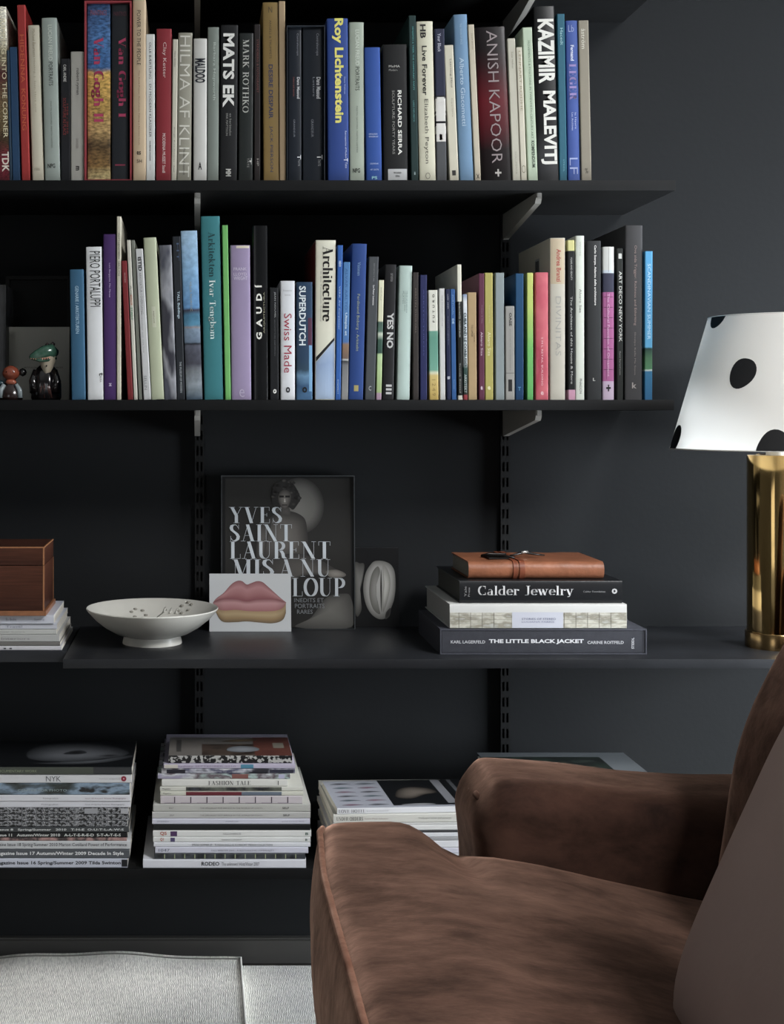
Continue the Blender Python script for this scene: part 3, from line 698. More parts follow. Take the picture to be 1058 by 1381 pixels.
# ================================================================ figurines
GL = dict(coat=.6)
def figurine1():
    d = 2.465; cx = X(15, d)
    e = empty('figurine', (cx, d, S2 + .0002), label='small glazed figurine with orange face and black bun hair, at left edge', cat='figurine', group='glazed figurines')
    dk = mat('#2b1a17', .2, coat=.7, name='dark_brown_glaze'); sv = mat('#8d9a9e', .2, coat=.7, name='pale_grey_glaze')
    b = MB(); b.lathe([(0, 0), (.021, 0), (.0225, .006), (.019, .018), (.012, .032), (.005, .037), (0, .037)], 32); b.build('robe', dk, e, smooth=True)
    for s in (-1, 1):
        b = MB(); b.tube([(s * .011, -.012, .029), (s * .0175, -.0135, .018), (s * .0185, -.014, .004)], [.004, .005, .0055], 10); b.build('sleeve', sv, e, smooth=True)
    b = MB(); b.lathe([(0, -.013), (.009, -.011), (.0155, -.004), (.0165, .002), (.013, .010), (.006, .0145), (0, .0155)], 32); b.v = [(p[0], p[1] - .002, p[2] + .049) for p in b.v]
    hd = b.build('head', mat('#8c3f24', .22, coat=.7, name='orange_brown_glaze'), e, smooth=True)
    for s in (-1, 1):
        b = MB(); b.lathe([(0, -.0016), (.0014, 0), (0, .0016)], 10); b.v = [(p[0] + s * .0065, p[1] - .0170, p[2] + .052) for p in b.v]; b.build('eye', ink('#080808', .2), hd)
    b = MB(); b.lathe([(0, -.008), (.006, -.005), (.008, 0), (.006, .005), (0, .008)], 20); b.v = [(p[0] + .0215, p[1] + .001, p[2] + .052) for p in b.v]; b.build('hair_bun', mat('#0b0b0e', .15, coat=.8, name='black_glaze'), e, smooth=True)
    b = MB(); b.lathe([(0, -.006), (.006, -.004), (.007, 0), (.005, .004), (0, .006)], 20); b.v = [(p[0] - .019, p[1], p[2] + .032) for p in b.v]; b.build('shoulder_bow', mat('#24404a', .2, coat=.7, name='teal_glaze'), e, smooth=True)
    b = MB(); b.lathe([(0, -.005), (.008, -.004), (.0105, 0), (.008, .004), (0, .005)], 24); b.v = [(p[0] + .001, p[1] * .6 - .009, p[2] + .0335) for p in b.v]; b.build('necklace', mat('#a85232', .15, coat=.8, name='coral_glaze'), e, smooth=True)
figurine1()
def figurine2():
    d = 2.465; cx = X(62, d)
    e = empty('figurine', (cx, d, S2 + .0002), label='taller glazed figurine in black robe under a green toothed reptile cap', cat='figurine', group='glazed figurines')
    dk = mat('#120e0f', .12, coat=.9, name='black_brown_glaze')
    n = 48; v = []; prof = [(0, 0), (.0255, 0), (.0275, .004), (.0275, .03), (.0245, .045), (.017, .060), (.008, .068), (0, .07)]
    b = MB(); b.lathe(prof, n)
    b.v = [(x * (1 + .05 * math.sin(9 * math.atan2(y, x))), y * (1 + .05 * math.sin(9 * math.atan2(y, x))), z) for x, y, z in b.v]
    b.build('robe', dk, e, smooth=True)
    for s in (-1, 1):
        b = MB(); b.tube([(s * .017, -.010, .055), (s * .0225, -.0145, .035), (s * .020, -.020, .014)], [.006, .0075, .008], 12); b.build('sleeve', dk, e, smooth=True)
    for x in (-.008, .0, .009, .012):
        b = MB(); b.tube([(x, -.0245, .004), (x * .8, -.0265, .022), (x * .5, -.021, .045)], [.0026, .0022, .001], 8); b.build('robe_fold', mat('#4a2f2a', .15, coat=.8, name='brown_glaze'), e, smooth=True)
    # pale bearded head: pointed chin
    b = MB(); b.lathe([(0, -.027), (.004, -.023), (.011, -.010), (.0155, .002), (.0165, .012), (.013, .022), (0, .026)], 32)
    b.v = [(p[0] + .004, p[1] * .9 - .012 - max(0, -p[2]) * .25, p[2] + .070) for p in b.v]
    hd = b.build('head', mat('#a89d86', .3, coat=.5, name='ivory_glaze'), e, smooth=True)
    b = MB(); b.lathe([(0, -.0022), (.0018, 0), (0, .0022)], 10); b.v = [(p[0] + .004, p[1] - .0265, p[2] + .063) for p in b.v]; b.build('mouth', ink('#151010', .3), hd)
    b = MB(); b.tube([(-.009, -.0255, .073), (0, -.028, .0755), (.009, -.026, .0745)], [.0012, .0022, .0012], 8); b.build('brow', ink('#120e0e', .3), hd, smooth=True)
    # cap: skull plus snout pushing to the left
    cap = empty('cap', (0, 0, 0)); cap.parent = e
    gm = mat('#2f5b48', .18, coat=.8, noise=.25, scale=120, name='green_glaze')
    b = MB(); b.tube([(.022, -.006, .088), (.012, -.012, .090), (-.002, -.018, .087), (-.016, -.022, .082), (-.025, -.024, .079), (-.028, -.0245, .078)], [.006, .015, .0135, .0095, .0055, .002], 20)
    b.build('snout', gm, cap, smooth=True)
    b = MB(); b.tube([(.02, -.012, .078), (.006, -.024, .0745), (-.008, -.027, .0735), (-.02, -.026, .075)], [.003, .0042, .004, .002], 10); b.build('lower_jaw', gm, cap, smooth=True)
    b = MB()
    for k in range(9):
        t = k / 8; x = .010 - .034 * t; y = -.0295 + .002 * t; z = .0795 - .002 * math.sin(t * 3)
        b.add([(x - .0016, y, z), (x + .0016, y, z), (x, y - .002, z - .0045), (x, y + .004, z)], [(0, 1, 2), (0, 2, 3), (1, 3, 2)])
    b.build('teeth', mat('#c98f72', .3, name='tooth_glaze'), cap)
    for x, z in ((.004, .103), (.014, .1045)):
        b = MB(); b.lathe([(0, -.005), (.004, -.002), (.0045, .001), (0, .005)], 14); b.v = [(p[0] + x, p[1] - .012, p[2] + z - .001) for p in b.v]; b.build('bump_eye', mat('#2a1a18', .2, coat=.6, name='dark_glaze'), cap, smooth=True)
figurine2()
# things behind the figurines
gx0, gx1 = X(10.5, 2.62), X(95, 2.62)
e = empty('boxed_card', (gx0, 2.60, S2 + .0002), (-.03, 0, 0), label='plain grey card box leaning behind the two figurines', cat='box')
b = MB(); b.box(0, gx1 - gx0, 0, .02, 0, .146, .0008); b.build('card_box', mat('#a9a79c', .8, noise=.04, scale=20, name='grey_card'), e)
letter(e, 'ARTSTUCCHI', .034, .060, .064, .067, '#3a3a36', 's', 'flat'); letter(e, '1954 ARTIST', .088, .112, .064, .067, '#3a3a36', 's', 'flat')
e = empty('framed_picture', (X(8, 2.66), 2.655, S2 + .0002), (0, 0, 0), label='black framed dark picture standing behind the grey card box', cat='picture frame')
W_ = X(96, 2.66) - X(8, 2.66); Hh = Z(372, 2.66) - S2
for q in ((0, .008, 0, Hh), (W_ - .008, W_, 0, Hh), (.008, W_ - .008, 0, .008), (.008, W_ - .008, Hh - .008, Hh)):
    b = MB(); b.box(q[0], q[1], 0, .014, q[2], q[3], .0005); b.build('frame_rail', mat('#050505', .5, spec=.15, name='black_frame'), e)
b = MB(); b.box(.008, W_ - .008, .006, .010, .008, Hh - .008); b.build('picture', mat('#060707', .5, spec=.1, name='dark_print'), e)
e = empty('book', (X(-22, 2.56), 2.56, S2 + .0002), label='dark grey patterned book standing upright at the left edge beside the figurines', cat='book', group='books on the middle shelf')
book_meshes(e, X(8, 2.56) - X(-22, 2.56), .225, .12, photo_mat(['#131415', '#1e2022', '#0b0c0c'], 60, (1, 1, .5)))
# ================================================================ standing books
rb = random.Random(3)
def B(S, xlb, xrb, xlt, xrt, ytop, col, label, texts=(), d=2.414, D=None, bulge=None, rough=.52, coat=0., flush=None, group=None, name='book', panels=(), pages=None, blocks=(), cat='book'):
    sc = d / F
    wpx = ((xrb - xlb) + (xrt - xlt)) / 2; w = wpx * sc * .985
    h = Z(ytop, d) - S
    a = math.atan2(((xlt + xrt) / 2 - (xlb + xrb) / 2) * sc, h)
    h2 = h / math.cos(a)
    if D is None: D = min(.262, h2 * rb.uniform(.74, .84))
    if flush is None: flush = w < .013
    if bulge is None: bulge = 0 if flush or w < .02 else .0012
    m = col if not isinstance(col, str) else mat(col, rough, spec=.22, coat=coat * .3, noise=.03, scale=25, name='book_cloth')
    loc = (X((xlb + xrb) / 2, d) - w / 2, d + rb.uniform(0, .002), S + .0003 + (w * math.sin(a) if a > 0 else 0))
    e = empty(name, loc, (0, a, 0), label=label, cat=cat, group=group)
    yf, xf = book_meshes(e, w, h2, D, m, bulge, flush, pages=pages)
    zl = lambda py: (Z(py, d) - S) / math.cos(a)
    for (y0, y1, u0, u1, c) in panels:
        mm = None if isinstance(c, str) else c
        patch(e, w * u0, w * u1, max(.0004, zl(y1)), min(h2 - .0004, zl(y0)), c if mm is None else '#000000', yf, m=mm)
    for t in texts:
        s, y0, y1, u0, u1, c, fnt, way = t
        letter(e, s, w * u0, w * u1, zl(y1), zl(y0), c, fnt, way, yf)
    return e, w, h2, a, yf, zl
U = 'art books on the upper shelf'; M_ = 'books on the middle shelf'
CREAM, GREYG, WHT = '#c9c3ad', '#9aa59a', '#dcdcd8'
def R1(*a, **k): k.setdefault('group', U); k.setdefault('d', 2.414); return B(S1, *a, **k)
def R2(*a, **k): k.setdefault('group', M_); k.setdefault('d', 2.410); return B(S2, *a, **k)
R1(-3, 13, -10, 8.7, 9, bands([(0, '#5a1420'), (.12, '#7a2030'), (.22, '#3b2a17'), (.40, '#6d5a36'), (.62, '#4b1e22'), (.74, '#8e8464'), (.84, '#cfcab6')], 'Z', 'LINEAR', .12, 30, (1, 1, 3), speck=.6, sscale=220),
   'patterned dark red and gold book at the far left of the upper shelf', [('JUMPING INTO THE CORNER', 24, 186, .45, .92, '#d8cda6', 's', 'down'), ('TDK', 205, 232, .4, .95, '#d9cfc0', 'b', 'down')])
R1(13.2, 16.2, 8.9, 12, 68, '#23384a', 'very thin dark slate book beside the patterned one', D=.19)
R1(16.6, 27.6, 12.4, 22.6, 63.5, '#1c3f61', 'slim dark blue book left of the tall red one', D=.2)
R1(29.3, 40.6, 22.8, 33.7, 7, '#9c2522', 'tall narrow red book with orange spine lettering near the left end', [('HIDENNA', 47, 112, .25, .75, '#c4561f', 's', 'down'), ('KONUNG', 120, 176, .25, .75, '#c4561f', 's', 'down')])
R1(43.5, 59, 37, 52.8, 34, '#bcb59e', 'cream book with faint small lettering right of the tall red one', [('Michael Baumann', 39, 77, .38, .62, '#8a7d66', 's', 'down'), ('Healing  |  Stay, Here now', 79, 152, .38, .58, '#9a907a', 's', 'down'), ('STEIDL', 227, 230, .2, .7, '#8a8068', 's', 'flat')])
FREUD = [('LUCIAN FREUD', 34, 82, .42, .68, '#c5cdc0', 's', 'down'), ('PORTRAITS', 84, 116, .40, .68, '#1d221e', 's', 'down'), ('MARTIN GAYFORD  MARTIN HAMMER', 137, 200, .46, .56, '#56605a', 's', 'down'), ('NPG', 221, 227, .2, .7, '#232823', 'b', 'flat')]
R1(60.9, 80.9, 55.4, 76.5, 24.3, '#8f9a92', 'wide grey-green book between the cream one and a low black one', FREUD, bulge=.0013)
R1(82.2, 94.8, 81.3, 94.4, 79, '#1b1c20', 'low black book with small red lettering left of the grey paperback', [('CARL ANDRE', 87, 110, .3, .6, '#c9c7c0', 's', 'down'), ('SCULPTURE AS PLACE', 132, 182, .25, .55, '#8c2a24', 's', 'down'), ('1958 - 2010', 140, 180, .62, .8, '#8c2a24', 's', 'down')], D=.18)
R1(95.4, 113.4, 95, 113.4, 69.6, '#aaa89f', 'low light grey paperback left of the red slipcase', [('robert ryman', 92, 128, .38, .66, '#23221f', 's', 'down'), ('DAVID ROSEN', 187, 200, .4, .58, '#6a6862', 's', 'down'), ('m', 224, 230, .38, .64, '#23221f', 'x', 'down')], D=.19)
# slipcase with two volumes
def slipcase(S, xl, xr, ytop, D, col, label, d=2.410, t=.0016, divider=None, **kw):
    e = empty('slipcase', (X(xl, d), d, S + .0003), label=label, cat='slipcase'); w = (xr - xl) * d / F; h = Z(ytop, d) - S
    m = mat(col, .5, noise=.05, scale=30, name='slipcase_board'); b = MB()
    b.box(0, w, 0, D, 0, t); b.box(0, w, 0, D, h - t, h); b.box(0, t, 0, D, t, h - t); b.box(w - t, w, 0, D, t, h - t); b.box(t, w - t, D - t, D, t, h - t)
    b.build('case', m, e); return e
slipcase(S1, 113.9, 177.6, 1, .262, '#8f2a33', 'deep red cardboard slipcase holding two thick volumes with pink lettering', t=.0030)
VG = bands([(0, '#b9a86a'), (.08, '#7a5a26'), (.2, '#4d3a20'), (.28, '#a8864a'), (.4, '#a5802c'), (.60, '#c79a2c'), (.635, '#2c5a8f'), (.8, '#3a6aa0'), (1, '#27446c')], 'Z', 'LINEAR', .07, 40, (1, 1, 2.2), speck=.5, sscale=110)
R1(117.6, 149.2, 117.2, 149, 7.5, VG, 'thick volume in the red slipcase with blue and wheat-yellow painted spine', [('Van Gogh II', 52, 168, .18, .70, '#b02c58', 'D', 'down'), ('PAINTINGS', 16, 23, .15, .85, '#8e4a5a', 's', 'flat')], d=2.4165, D=.24)
R1(150.6, 173.8, 150.4, 173.6, 7.5, '#22262c', 'dark volume in the red slipcase with pink spine lettering', [('Van Gogh I', 52, 161, .30, .84, '#b83060', 'D', 'down'), ('PAINTINGS', 18, 24, .12, .88, '#5a2a38', 's', 'flat'), ('_', 224, 226, .2, .8, '#8a2a48', 's', 'flat')], d=2.4165, D=.24, coat=.4)
for v_ in list(bpy.data.objects):   # the two volumes stand on the floor of their slipcase
    if v_.get('label', '').find('in the red slipcase') >= 0: v_.location.z += .0032
R1(179.4, 196.6, 178.9, 196.6, -2, '#b79f7d', 'tan cloth book with black hand-drawn capitals, right of the red slipcase', [('POWER TO THE PEOPLE', 14, 88, .32, .62, '#1c1a17', 's', 'down'), ('The Rock Poster Revolution Taking a Serious Look', 95, 196, .42, .55, '#7a5540', 's', 'down'), ('es', 204, 209, .3, .62, '#1c1a17', 'b', 'flat'), ('5H', 215, 220, .3, .7, '#1c1a17', 's', 'flat')], d=2.412)
R1(197, 209, 196.8, 208.6, 46, '#c4c6c2', 'slim white book with dark capitals between tan and red books', [('OLLE BÆRTLING - EN MODERN KLASSIKER', 57, 185, .36, .62, '#2e2e2c', 's', 'down'), ('moderna museet', 190, 217, .4, .58, '#3a3a38', 'b', 'down'), ('STEIDL', 222, 230, .42, .56, '#9a9a96', 's', 'down')])
R1(211, 230.2, 210.4, 232.4, 38.7, '#85202a', 'dark red book with thin white lettering', [('Clay Ketter', 57, 105, .38, .66, '#d9c7c2', 'w', 'down'), ('MODERNA MUSEET Steidl', 180, 233, .42, .62, '#d9c7c2', 's', 'down')])
R1(231, 238.2, 233.2, 240, 53, '#bab5a2', 'thin cream booklet leaning against the grey book with huge pale capitals', [('Hilma Af Klint', 69, 90, .35, .6, '#4a463c', 's', 'down'), ('Pionjär  Kurt Almqvist   Axel', 172, 232, .35, .6, '#4a463c', 's', 'down')], D=.18)
R1(238.8, 257.8, 240.6, 259.8, 44, '#8f8c7c', 'grey-beige book with huge pale capitals running the whole spine', [('HILMA AF KLINT', 48, 239, .14, .86, '#c9c7ba', 'w', 'down'), ('Pioneer Abstract', 200, 236, .42, .58, '#4a4a44', 's', 'down')])
R1(261, 278.8, 261, 279.4, 52, '#b9b8b2', 'light grey book with short heavy black title', [('MALDOO', 79, 112, .10, .90, '#20242c', 'x', 'down'), ('A', 219, 229, .36, .64, '#2a2a2a', 'x', 'flat')])
R1(279.8, 294.8, 280, 296, 36.5, '#737c74', 'grey-green book with pale script lettering left of the bold black one', [('Barbara Hepworth', 57, 135, .42, .72, '#a9b3a9', 's', 'down')])
R1(296, 320, 298, 321.4, 33.7, '#17181a', 'black book with big bold white capitals', [('MATS EK', 45, 145, .14, .80, '#d2d2cc', 'x', 'down'), ('ERIK MATTSSON', 153, 183, .34, .46, '#8a8a86', 's', 'down'), ('en berättelse', 153, 183, .54, .66, '#8a8a86', 's', 'down'), ('MM', 228, 238, .36, .66, '#c0c0ba', 'x', 'down')], coat=.3)
R1(321.6, 341.4, 323, 342.4, 44.6, '#262a29', 'charcoal book with thin pale serif capitals', [('MARK ROTHKO', 53, 152, .26, .68, '#b9bab2', 'd', 'down'), ('T', 213, 222, .76, .9, '#c9c9c2', 'b', 'down'), ('TATE', 213, 226, .6, .74, '#8a8a86', 's', 'down')], rough=.3, coat=.4)
R1(342.6, 351.6, 343.2, 351, 32.6, '#221c1c', 'thin black-brown book with reddish lettering beside the gold one', [('STRINDBERG & FOTOGRAFIET', 53, 125, .42, .76, '#6d3a34', 's', 'down'), ('HP', 214, 224, .45, .75, '#a9a49c', 's', 'down')], D=.22)
R1(355.8, 376.8, 354.2, 375.4, 3, '#80662c', 'tall ochre-gold book with dark blue capitals', [('JACK PIERSON', 170, 232, .38, .62, '#2c3350', 's', 'down'), ('DESIRE DESPAIR', 87, 160, .36, .64, '#2c3350', 'b', 'down'), ('ANGELS & TRUMPETS', 27, 79, .42, .56, '#4a3f26', 's', 'down'), ('N', 9, 17, .38, .62, '#4a3f26', 's', 'flat')])
R1(377.4, 386.2, 375.9, 384.8, 1.5, '#a08763', 'tall narrow light brown book next to the ochre-gold one', D=.25)
slipcase(S1, 387.2, 438.6, 34.5, .25, '#232a33', 'dark slate slipcase holding two dark volumes side by side', t=.0013)
DV = [('Centraleuropa', 46, 76, .62, .78, '#7a7f88', 's', 'down'), ('Dans Massud', 105, 134, .66, .86, '#b9bcc0', 'b', 'down'), ('GRANDEUR', 162, 186, .4, .52, '#7a7f88', 's', 'down'), ('T', 210, 216, .68, .95, '#d0d2d4', 'b', 'down'), ('TATE', 216, 225, .74, .86, '#9a9ca0', 's', 'down')]
for (q, tt, lb) in (((388.6, 407.4, 388.4, 407.2), DV + [('Letters and sources', 105, 131, .38, .5, '#8a4a40', 's', 'down')], 'narrower dark volume in the slate slipcase, with a red line of print'), ((408.6, 437, 408.4, 436.8), DV + [('Letters', 105, 131, .48, .58, '#7a7f88', 's', 'down')], 'wider dark volume in the slate slipcase, right of its narrower mate')):
    e_, *_r = R1(*q, 36.5, '#1c222b', lb, tt, d=2.4165, D=.235, coat=.3, rough=.35); e_.location.z += .0015
R1(443, 471, 440.6, 469.8, 25, '#1f3f85', 'royal blue book with big bold yellow title', [('Roy Lichtenstein', 25, 166, .24, .78, '#d6cf3e', 'x', 'down'), ('Diane Waldman', 104, 127, .80, .87, '#8fa3cf', 's', 'down'), ('Retrospective of Modern', 177, 214, .80, .9, '#c3cbe0', 's', 'down'), ('T', 214, 218, .76, .95, '#e0e4ea', 'b', 'down'), ('Tate', 219, 227, .82, .92, '#c3cbe0', 's', 'down')], bulge=.0014)
R1(472.4, 492, 471.2, 491.2, 29.8, '#97a292', 'grey-green book between the royal blue one and a low bright blue one', [(a, y0 + 6, y1 + 6, u0, u1, c, f_, w_) for a, y0, y1, u0, u1, c, f_, w_ in FREUD])
R1(494, 516.3, 492.2, 512.4, 64, '#1d4a99', 'low bright blue book with tiny white lines, left of the bold black one', [('CATALOGUE', 180, 182, .2, .75, '#b9c7e4', 's', 'flat'), ('OF MODERN ART', 183.5, 185.5, .2, .8, '#b9c7e4', 's', 'flat'), ('CONTEMPORARY', 220, 222, .25, .8, '#b9c7e4', 's', 'flat'), ('ART CENTRE', 228, 230, .25, .8, '#b9c7e4', 's', 'flat'), ('PS', 238, 242, .35, .7, '#8fd0d8', 'b', 'flat')], D=.2)
R1(518, 551, 516, 549.6, 60, '#151617', 'broad low black book with white capitals and a white box on its foot', [('RICHARD SERRA', 122, 209, .60, .76, '#dad9d2', 'b', 'down'), ('SCULPTURE: FORTY YEARS', 122, 208, .37, .47, '#8b8b86', 's', 'down'), ('MoMA', 88, 91, .25, .7, '#b9b9b2', 's', 'flat'), ('Modern', 93, 96, .25, .6, '#8b8b86', 's', 'flat')], D=.2, bulge=.0014)
patch_e = [o for o in bpy.data.objects if o.get('label', '').startswith('broad low black book')][0]
R1(555.2, 564.6, 551, 561.4, 21, '#16302f', 'tall dark green book with pale left cover, leaning beside the broad black one', [('BENJAMIN & TRIER: THE COMMUNIST PARTY', 36, 122, .42, .66, '#3f9a9a', 's', 'down'), ('LARS NEUBECK', 136, 165, .42, .62, '#3f8a8a', 's', 'down'), ('i', 232, 236, .4, .62, '#8aa0a0', 'b', 'flat')], D=.25)
R1(566, 589, 562, 584, 29, '#c4c1a8', 'pale cream book with dark typewriter-style title', [('Live Forever', 62, 129, .30, .60, '#24231f', 'b', 'down'), ('Elizabeth Peyton', 134, 221, .32, .62, '#55534a', 's', 'down'), ('HB', 33, 52, .22, .56, '#24231f', 'x', 'down'), ('O', 233, 242, .36, .66, '#7a776a', 'w', 'flat')], bulge=.0014)
R1(589.4, 603.4, 586.4, 600, 39, bands([(0, '#4b4d50'), (.3, '#35373a'), (.31, '#c9c7c0'), (.36, '#c9c7c0'), (.362, '#16161a'), (.425, '#16161a'), (.43, '#c9c7c0'), (.445, '#23242a'), (.455, '#23242a'), (.458, '#c9c7c0'), (.52, '#c9c7c0'), (.54, '#15161a'), (.56, '#23283f')], 'Z'),
   'dark navy book with white blocks on the lower spine', [('Your Black', 45, 70, .3, .62, '#b9bccb', 's', 'down')], panels=[(131, 136, .02, .98, '#c9c7c0'), (139, 163.5, .04, .96, '#c9c7c0'), (166.5, 191, .04, .96, '#c9c7c0'), (181, 189, .34, .62, '#15161a')])
R1(606.8, 619.8, 599.4, 611.6, 61, '#bfbaa4', 'shorter cream book with dark square at its foot, left of pale blue book', [('Learning Mind', 80, 118, .5, .74, '#55524a', 's', 'down'), ('Experience', 133, 158, .5, .7, '#8a8470', 's', 'down')], panels=[(230, 237, .3, .7, '#23221f')], D=.2)
R1(621.4, 640, 612, 630.6, 19.6, '#5f86a8', 'tall pale steel-blue book leaning left', [('Alberto Giacometti', 78, 170, .30, .62, '#a9c2d6', 's', 'down'), ('THE ORIGIN OF SPACE', 32, 60, .42, .56, '#8fb0c8', 's', 'down')], bulge=.0014, D=.25)
R1(641.4, 649.6, 631.6, 640, 33, '#b5ab94', 'narrow beige book between pale blue and dark crimson ones', [('Joan Jonas', 45, 67, .45, .7, '#7a6f5a', 's', 'down'), ('x', 234, 242, .3, .7, '#23211f', 's', 'down')])
R1(650.4, 691.6, 641.4, 682, 37, bands([(0, '#0d0708'), (.2, '#13080a'), (.36, '#4d0713'), (.52, '#5c0816'), (.74, '#2b090f'), (.86, '#120a0c'), (1, '#151012')], 'Z', 'LINEAR', .03, 5, rough=.3),
   'broad black book glowing dark crimson mid-spine with thin capitals', [('ANISH KAPOOR', 42, 221, .36, .72, '#8d7f80', 'w', 'down'), ('+', 229, 239, .45, .66, '#b9b4ae', 'b', 'flat')], coat=.5, bulge=.0014)
R1(692.8, 702.4, 684, 696, 52, '#b3b09e', 'cream-grey paperback leaning against the broad crimson-black book', [('Sussi Hellner', 70, 93, .45, .66, '#6a6658', 's', 'down'), ('DOCUMENTA', 205, 235, .4, .6, '#8a8676', 's', 'down')], D=.2)
R1(703, 711.6, 696.6, 704.2, 64, '#bcb7a2', 'low cream paperback with spaced dotted lettering', [('LENNART RODHE', 69, 150, .38, .72, '#8b7f62', 's', 'down'), ('O', 223, 234, .2, .85, '#7a745f', 'w', 'flat')], D=.2)
R1(713.6, 726.2, 704.8, 718.6, 37, '#a9bba0', 'pale mint-green book leaning beside the big bold black one', [('MOVEMENTS & POSITIONS IN TWENTIETH CENTURY ART', 55, 187, .5, .7, '#4f6a52', 's', 'down'), ('KOMPENDIUM', 190, 226, .46, .78, '#2a3a2d', 'b', 'down')])
R1(727, 754.6, 719.6, 749.4, 8.7, bands([(0, '#2b2c2e'), (.15, '#37383a'), (.3, '#141516'), (1, '#1b1c1d')], 'Z', 'LINEAR', rough=.3), 'thick black book with heavy condensed white capitals near the right end', [('KAZIMIR', 26, 113, .16, .93, '#d4d4cc', 'x', 'down'), ('MALEVITJ', 123, 222, .16, .93, '#d4d4cc', 'x', 'down')], coat=.5, bulge=.0014)
R1(755.8, 765, 751, 762.6, 19, '#0d5a70', 'tall narrow teal book right of the thick black one', [('Hacedt', 38, 61, .38, .74, '#8fc0c8', 's', 'down'), ('STEIDL', 215, 232, .5, .68, '#5aa0b0', 's', 'down')])
R1(767.2, 783.4, 763.4, 780, 27.8, '#34519c', 'medium blue book with red outlined title', [('Fernand', 61, 82, .36, .64, '#c9d0e4', 'b', 'down'), ('LEGER', 86, 135, .22, .80, '#8d7ab8', 'D', 'down'), ('le Havre', 152, 174, .62, .76, '#a9b4dc', 's', 'down'), ('Les Archives', 152, 176, .36, .5, '#a9b4dc', 's', 'down'), ('Lb', 34, 43, .2, .66, '#93a2d0', 'w', 'flat'), ('LF', 213, 235, .14, .8, '#93a2d0', 'w', 'down')])
R1(784.2, 799.4, 781, 793.8, 27.8, '#847d6c', 'taupe book closing the upper row at its right end', [('åström', 39, 66, .26, .66, '#c9c6b6', 's', 'down'), ('%', 227, 234, .38, .66, '#3a372f', 's', 'flat')], D=.2)
# ------------------------------------------------ middle shelf
R2(97, 115, 93.2, 113.2, 363.7, '#265877', 'slate blue book at the left end of the row, beside the figurines', [('GENARIE / ARKITEKTUREN', 386, 450, .38, .62, '#9fc0d4', 's', 'down')], D=.2)
R2(118.5, 139.2, 115, 137.6, 333, '#c8cacb', 'white book with condensed black capitals near the left end', [('PIERO PORTALUPPI', 339, 414, .24, .90, '#23241f', 's', 'down'), ('t', 503, 507, .74, 1, '#23241f', 'b', 'down'), ('SKIRA', 507, 516, .78, .9, '#6a6a66', 's', 'down')])
R2(140.2, 157, 139, 156, 316, '#432660', 'dark purple book with small white title', [('Lars Bergquist, Min Mosse', 355, 401, .42, .58, '#b9a8cc', 's', 'down'), ('M', 517, 521, .4, .62, '#c9bcd6', 'b', 'down')])
R2(157.8, 163, 157.2, 163.6, 292, '#b7b29d', 'tall thin cream book rising above its neighbours at left', [('WITTGENSTEINS  VERSUCH', 314, 372, .3, .7, '#3a382f', 's', 'down')], D=.22)
R2(172, 180, 163.9, 170.6, 352, '#741c20', 'slim dark red book leaning left', [('SKISSER', 368, 382, .45, .62, '#c9a6a2', 's', 'down')], D=.18)
R2(180.6, 185.8, 171, 176, 324, '#b9b6a8', 'thin off-white book leaning, left of a thinner grey one', [('AQ', 385, 398, .3, .7, '#4a4a40', 's', 'down'), ('MODULOR', 398, 412, .2, .8, '#a8583c', 'b', 'down'), ('STADT', 415, 432, .2, .8, '#3f7a5c', 'b', 'down')], D=.22)
R2(187, 192.2, 177.2, 181.4, 324, '#6f7268', 'very thin grey leaning book behind the off-white ones', D=.22)
R2(193.8, 204, 182.8, 192.6, 336, '#b7b8b8', 'white leaning book with black title at top and bottom', [('ISTID', 347, 366, .25, .72, '#15161a', 'x', 'down'), ('ARKITEKTUR I OVERGANG', 368, 424, .3, .62, '#6f7072', 's', 'down'), ('berattelser om nya hus', 420, 476, .25, .45, '#6f7072', 's', 'down'), ('SELLIN', 507, 526, .2, .56, '#6a6b6e', 's', 'down')])
R2(204.8, 221.2, 193, 211, 321, '#a5ac8d', 'pale sage-green book with tiny label mid-spine', [('asplund', 420, 436, .46, .58, '#3a3a2e', 's', 'down')], panels=[(414, 442, .36, .68, '#b3b69c')])
R2(222, 238, 213.6, 232, 331, photo_mat(['#6f7684', '#53586a', '#3c3e4a', '#8a8c92', '#2c2c36'], 14, (1, 1, .35), 2.), 'grey-violet photographic book with glossy wrinkled jacket', coat=.5)
R2(238.6, 249.6, 232.4, 243.2, 319, '#20242a', 'black book with small pale title left of the sky-blue photographic one', [('TALL Buildings', 393, 430, .34, .72, '#9fb6c4', 'b', 'down'), ('THE MUSEUM OF MODERN', 488, 530, .44, .7, '#a9b0b4', 's', 'down'), ('HT', 328, 352, .5, .8, '#3f5472', 's', 'down')])
R2(250.8, 273.8, 243.6, 266, 311.5, bands([(0, '#3b4f60'), (.08, '#7d8890'), (.17, '#6c7278'), (.21, '#3e3f4a'), (.32, '#4c4f5c'), (.33, '#0d1014'), (.34, '#5d6f84'), (.42, '#6f8498'), (.425, '#8a7c7a'), (.44, '#3f7c9a'), (.5, '#35708e'), (.53, '#3a2f3c'), (.545, '#4f86b8'), (.72, '#6b9cc4'), (1, '#8db0cc')], 'Z', 'LINEAR', .012, 60, speck=.16, sscale=90),
   'sky-blue photographic book with sea and rocks on its spine', [('VILLA NORDIC', 380, 420, .44, .56, '#8c8e7a', 's', 'down')], bulge=.0014)
R2(276.4, 300.8, 270, 297.2, 292, '#1c7178', 'tallest teal book of the row with black and white serif title', [('Arkitekten', 313, 374, .38, .72, '#0d3438', 'd', 'down'), ('Ivar Tengbom', 378, 458, .30, .70, '#cfe0dc', 'd', 'down')], bulge=.0014, D=.26)
R2(304.4, 311, 299, 307.8, 304, '#5aa84a', 'narrow bright green book right of the tall teal one', D=.22)
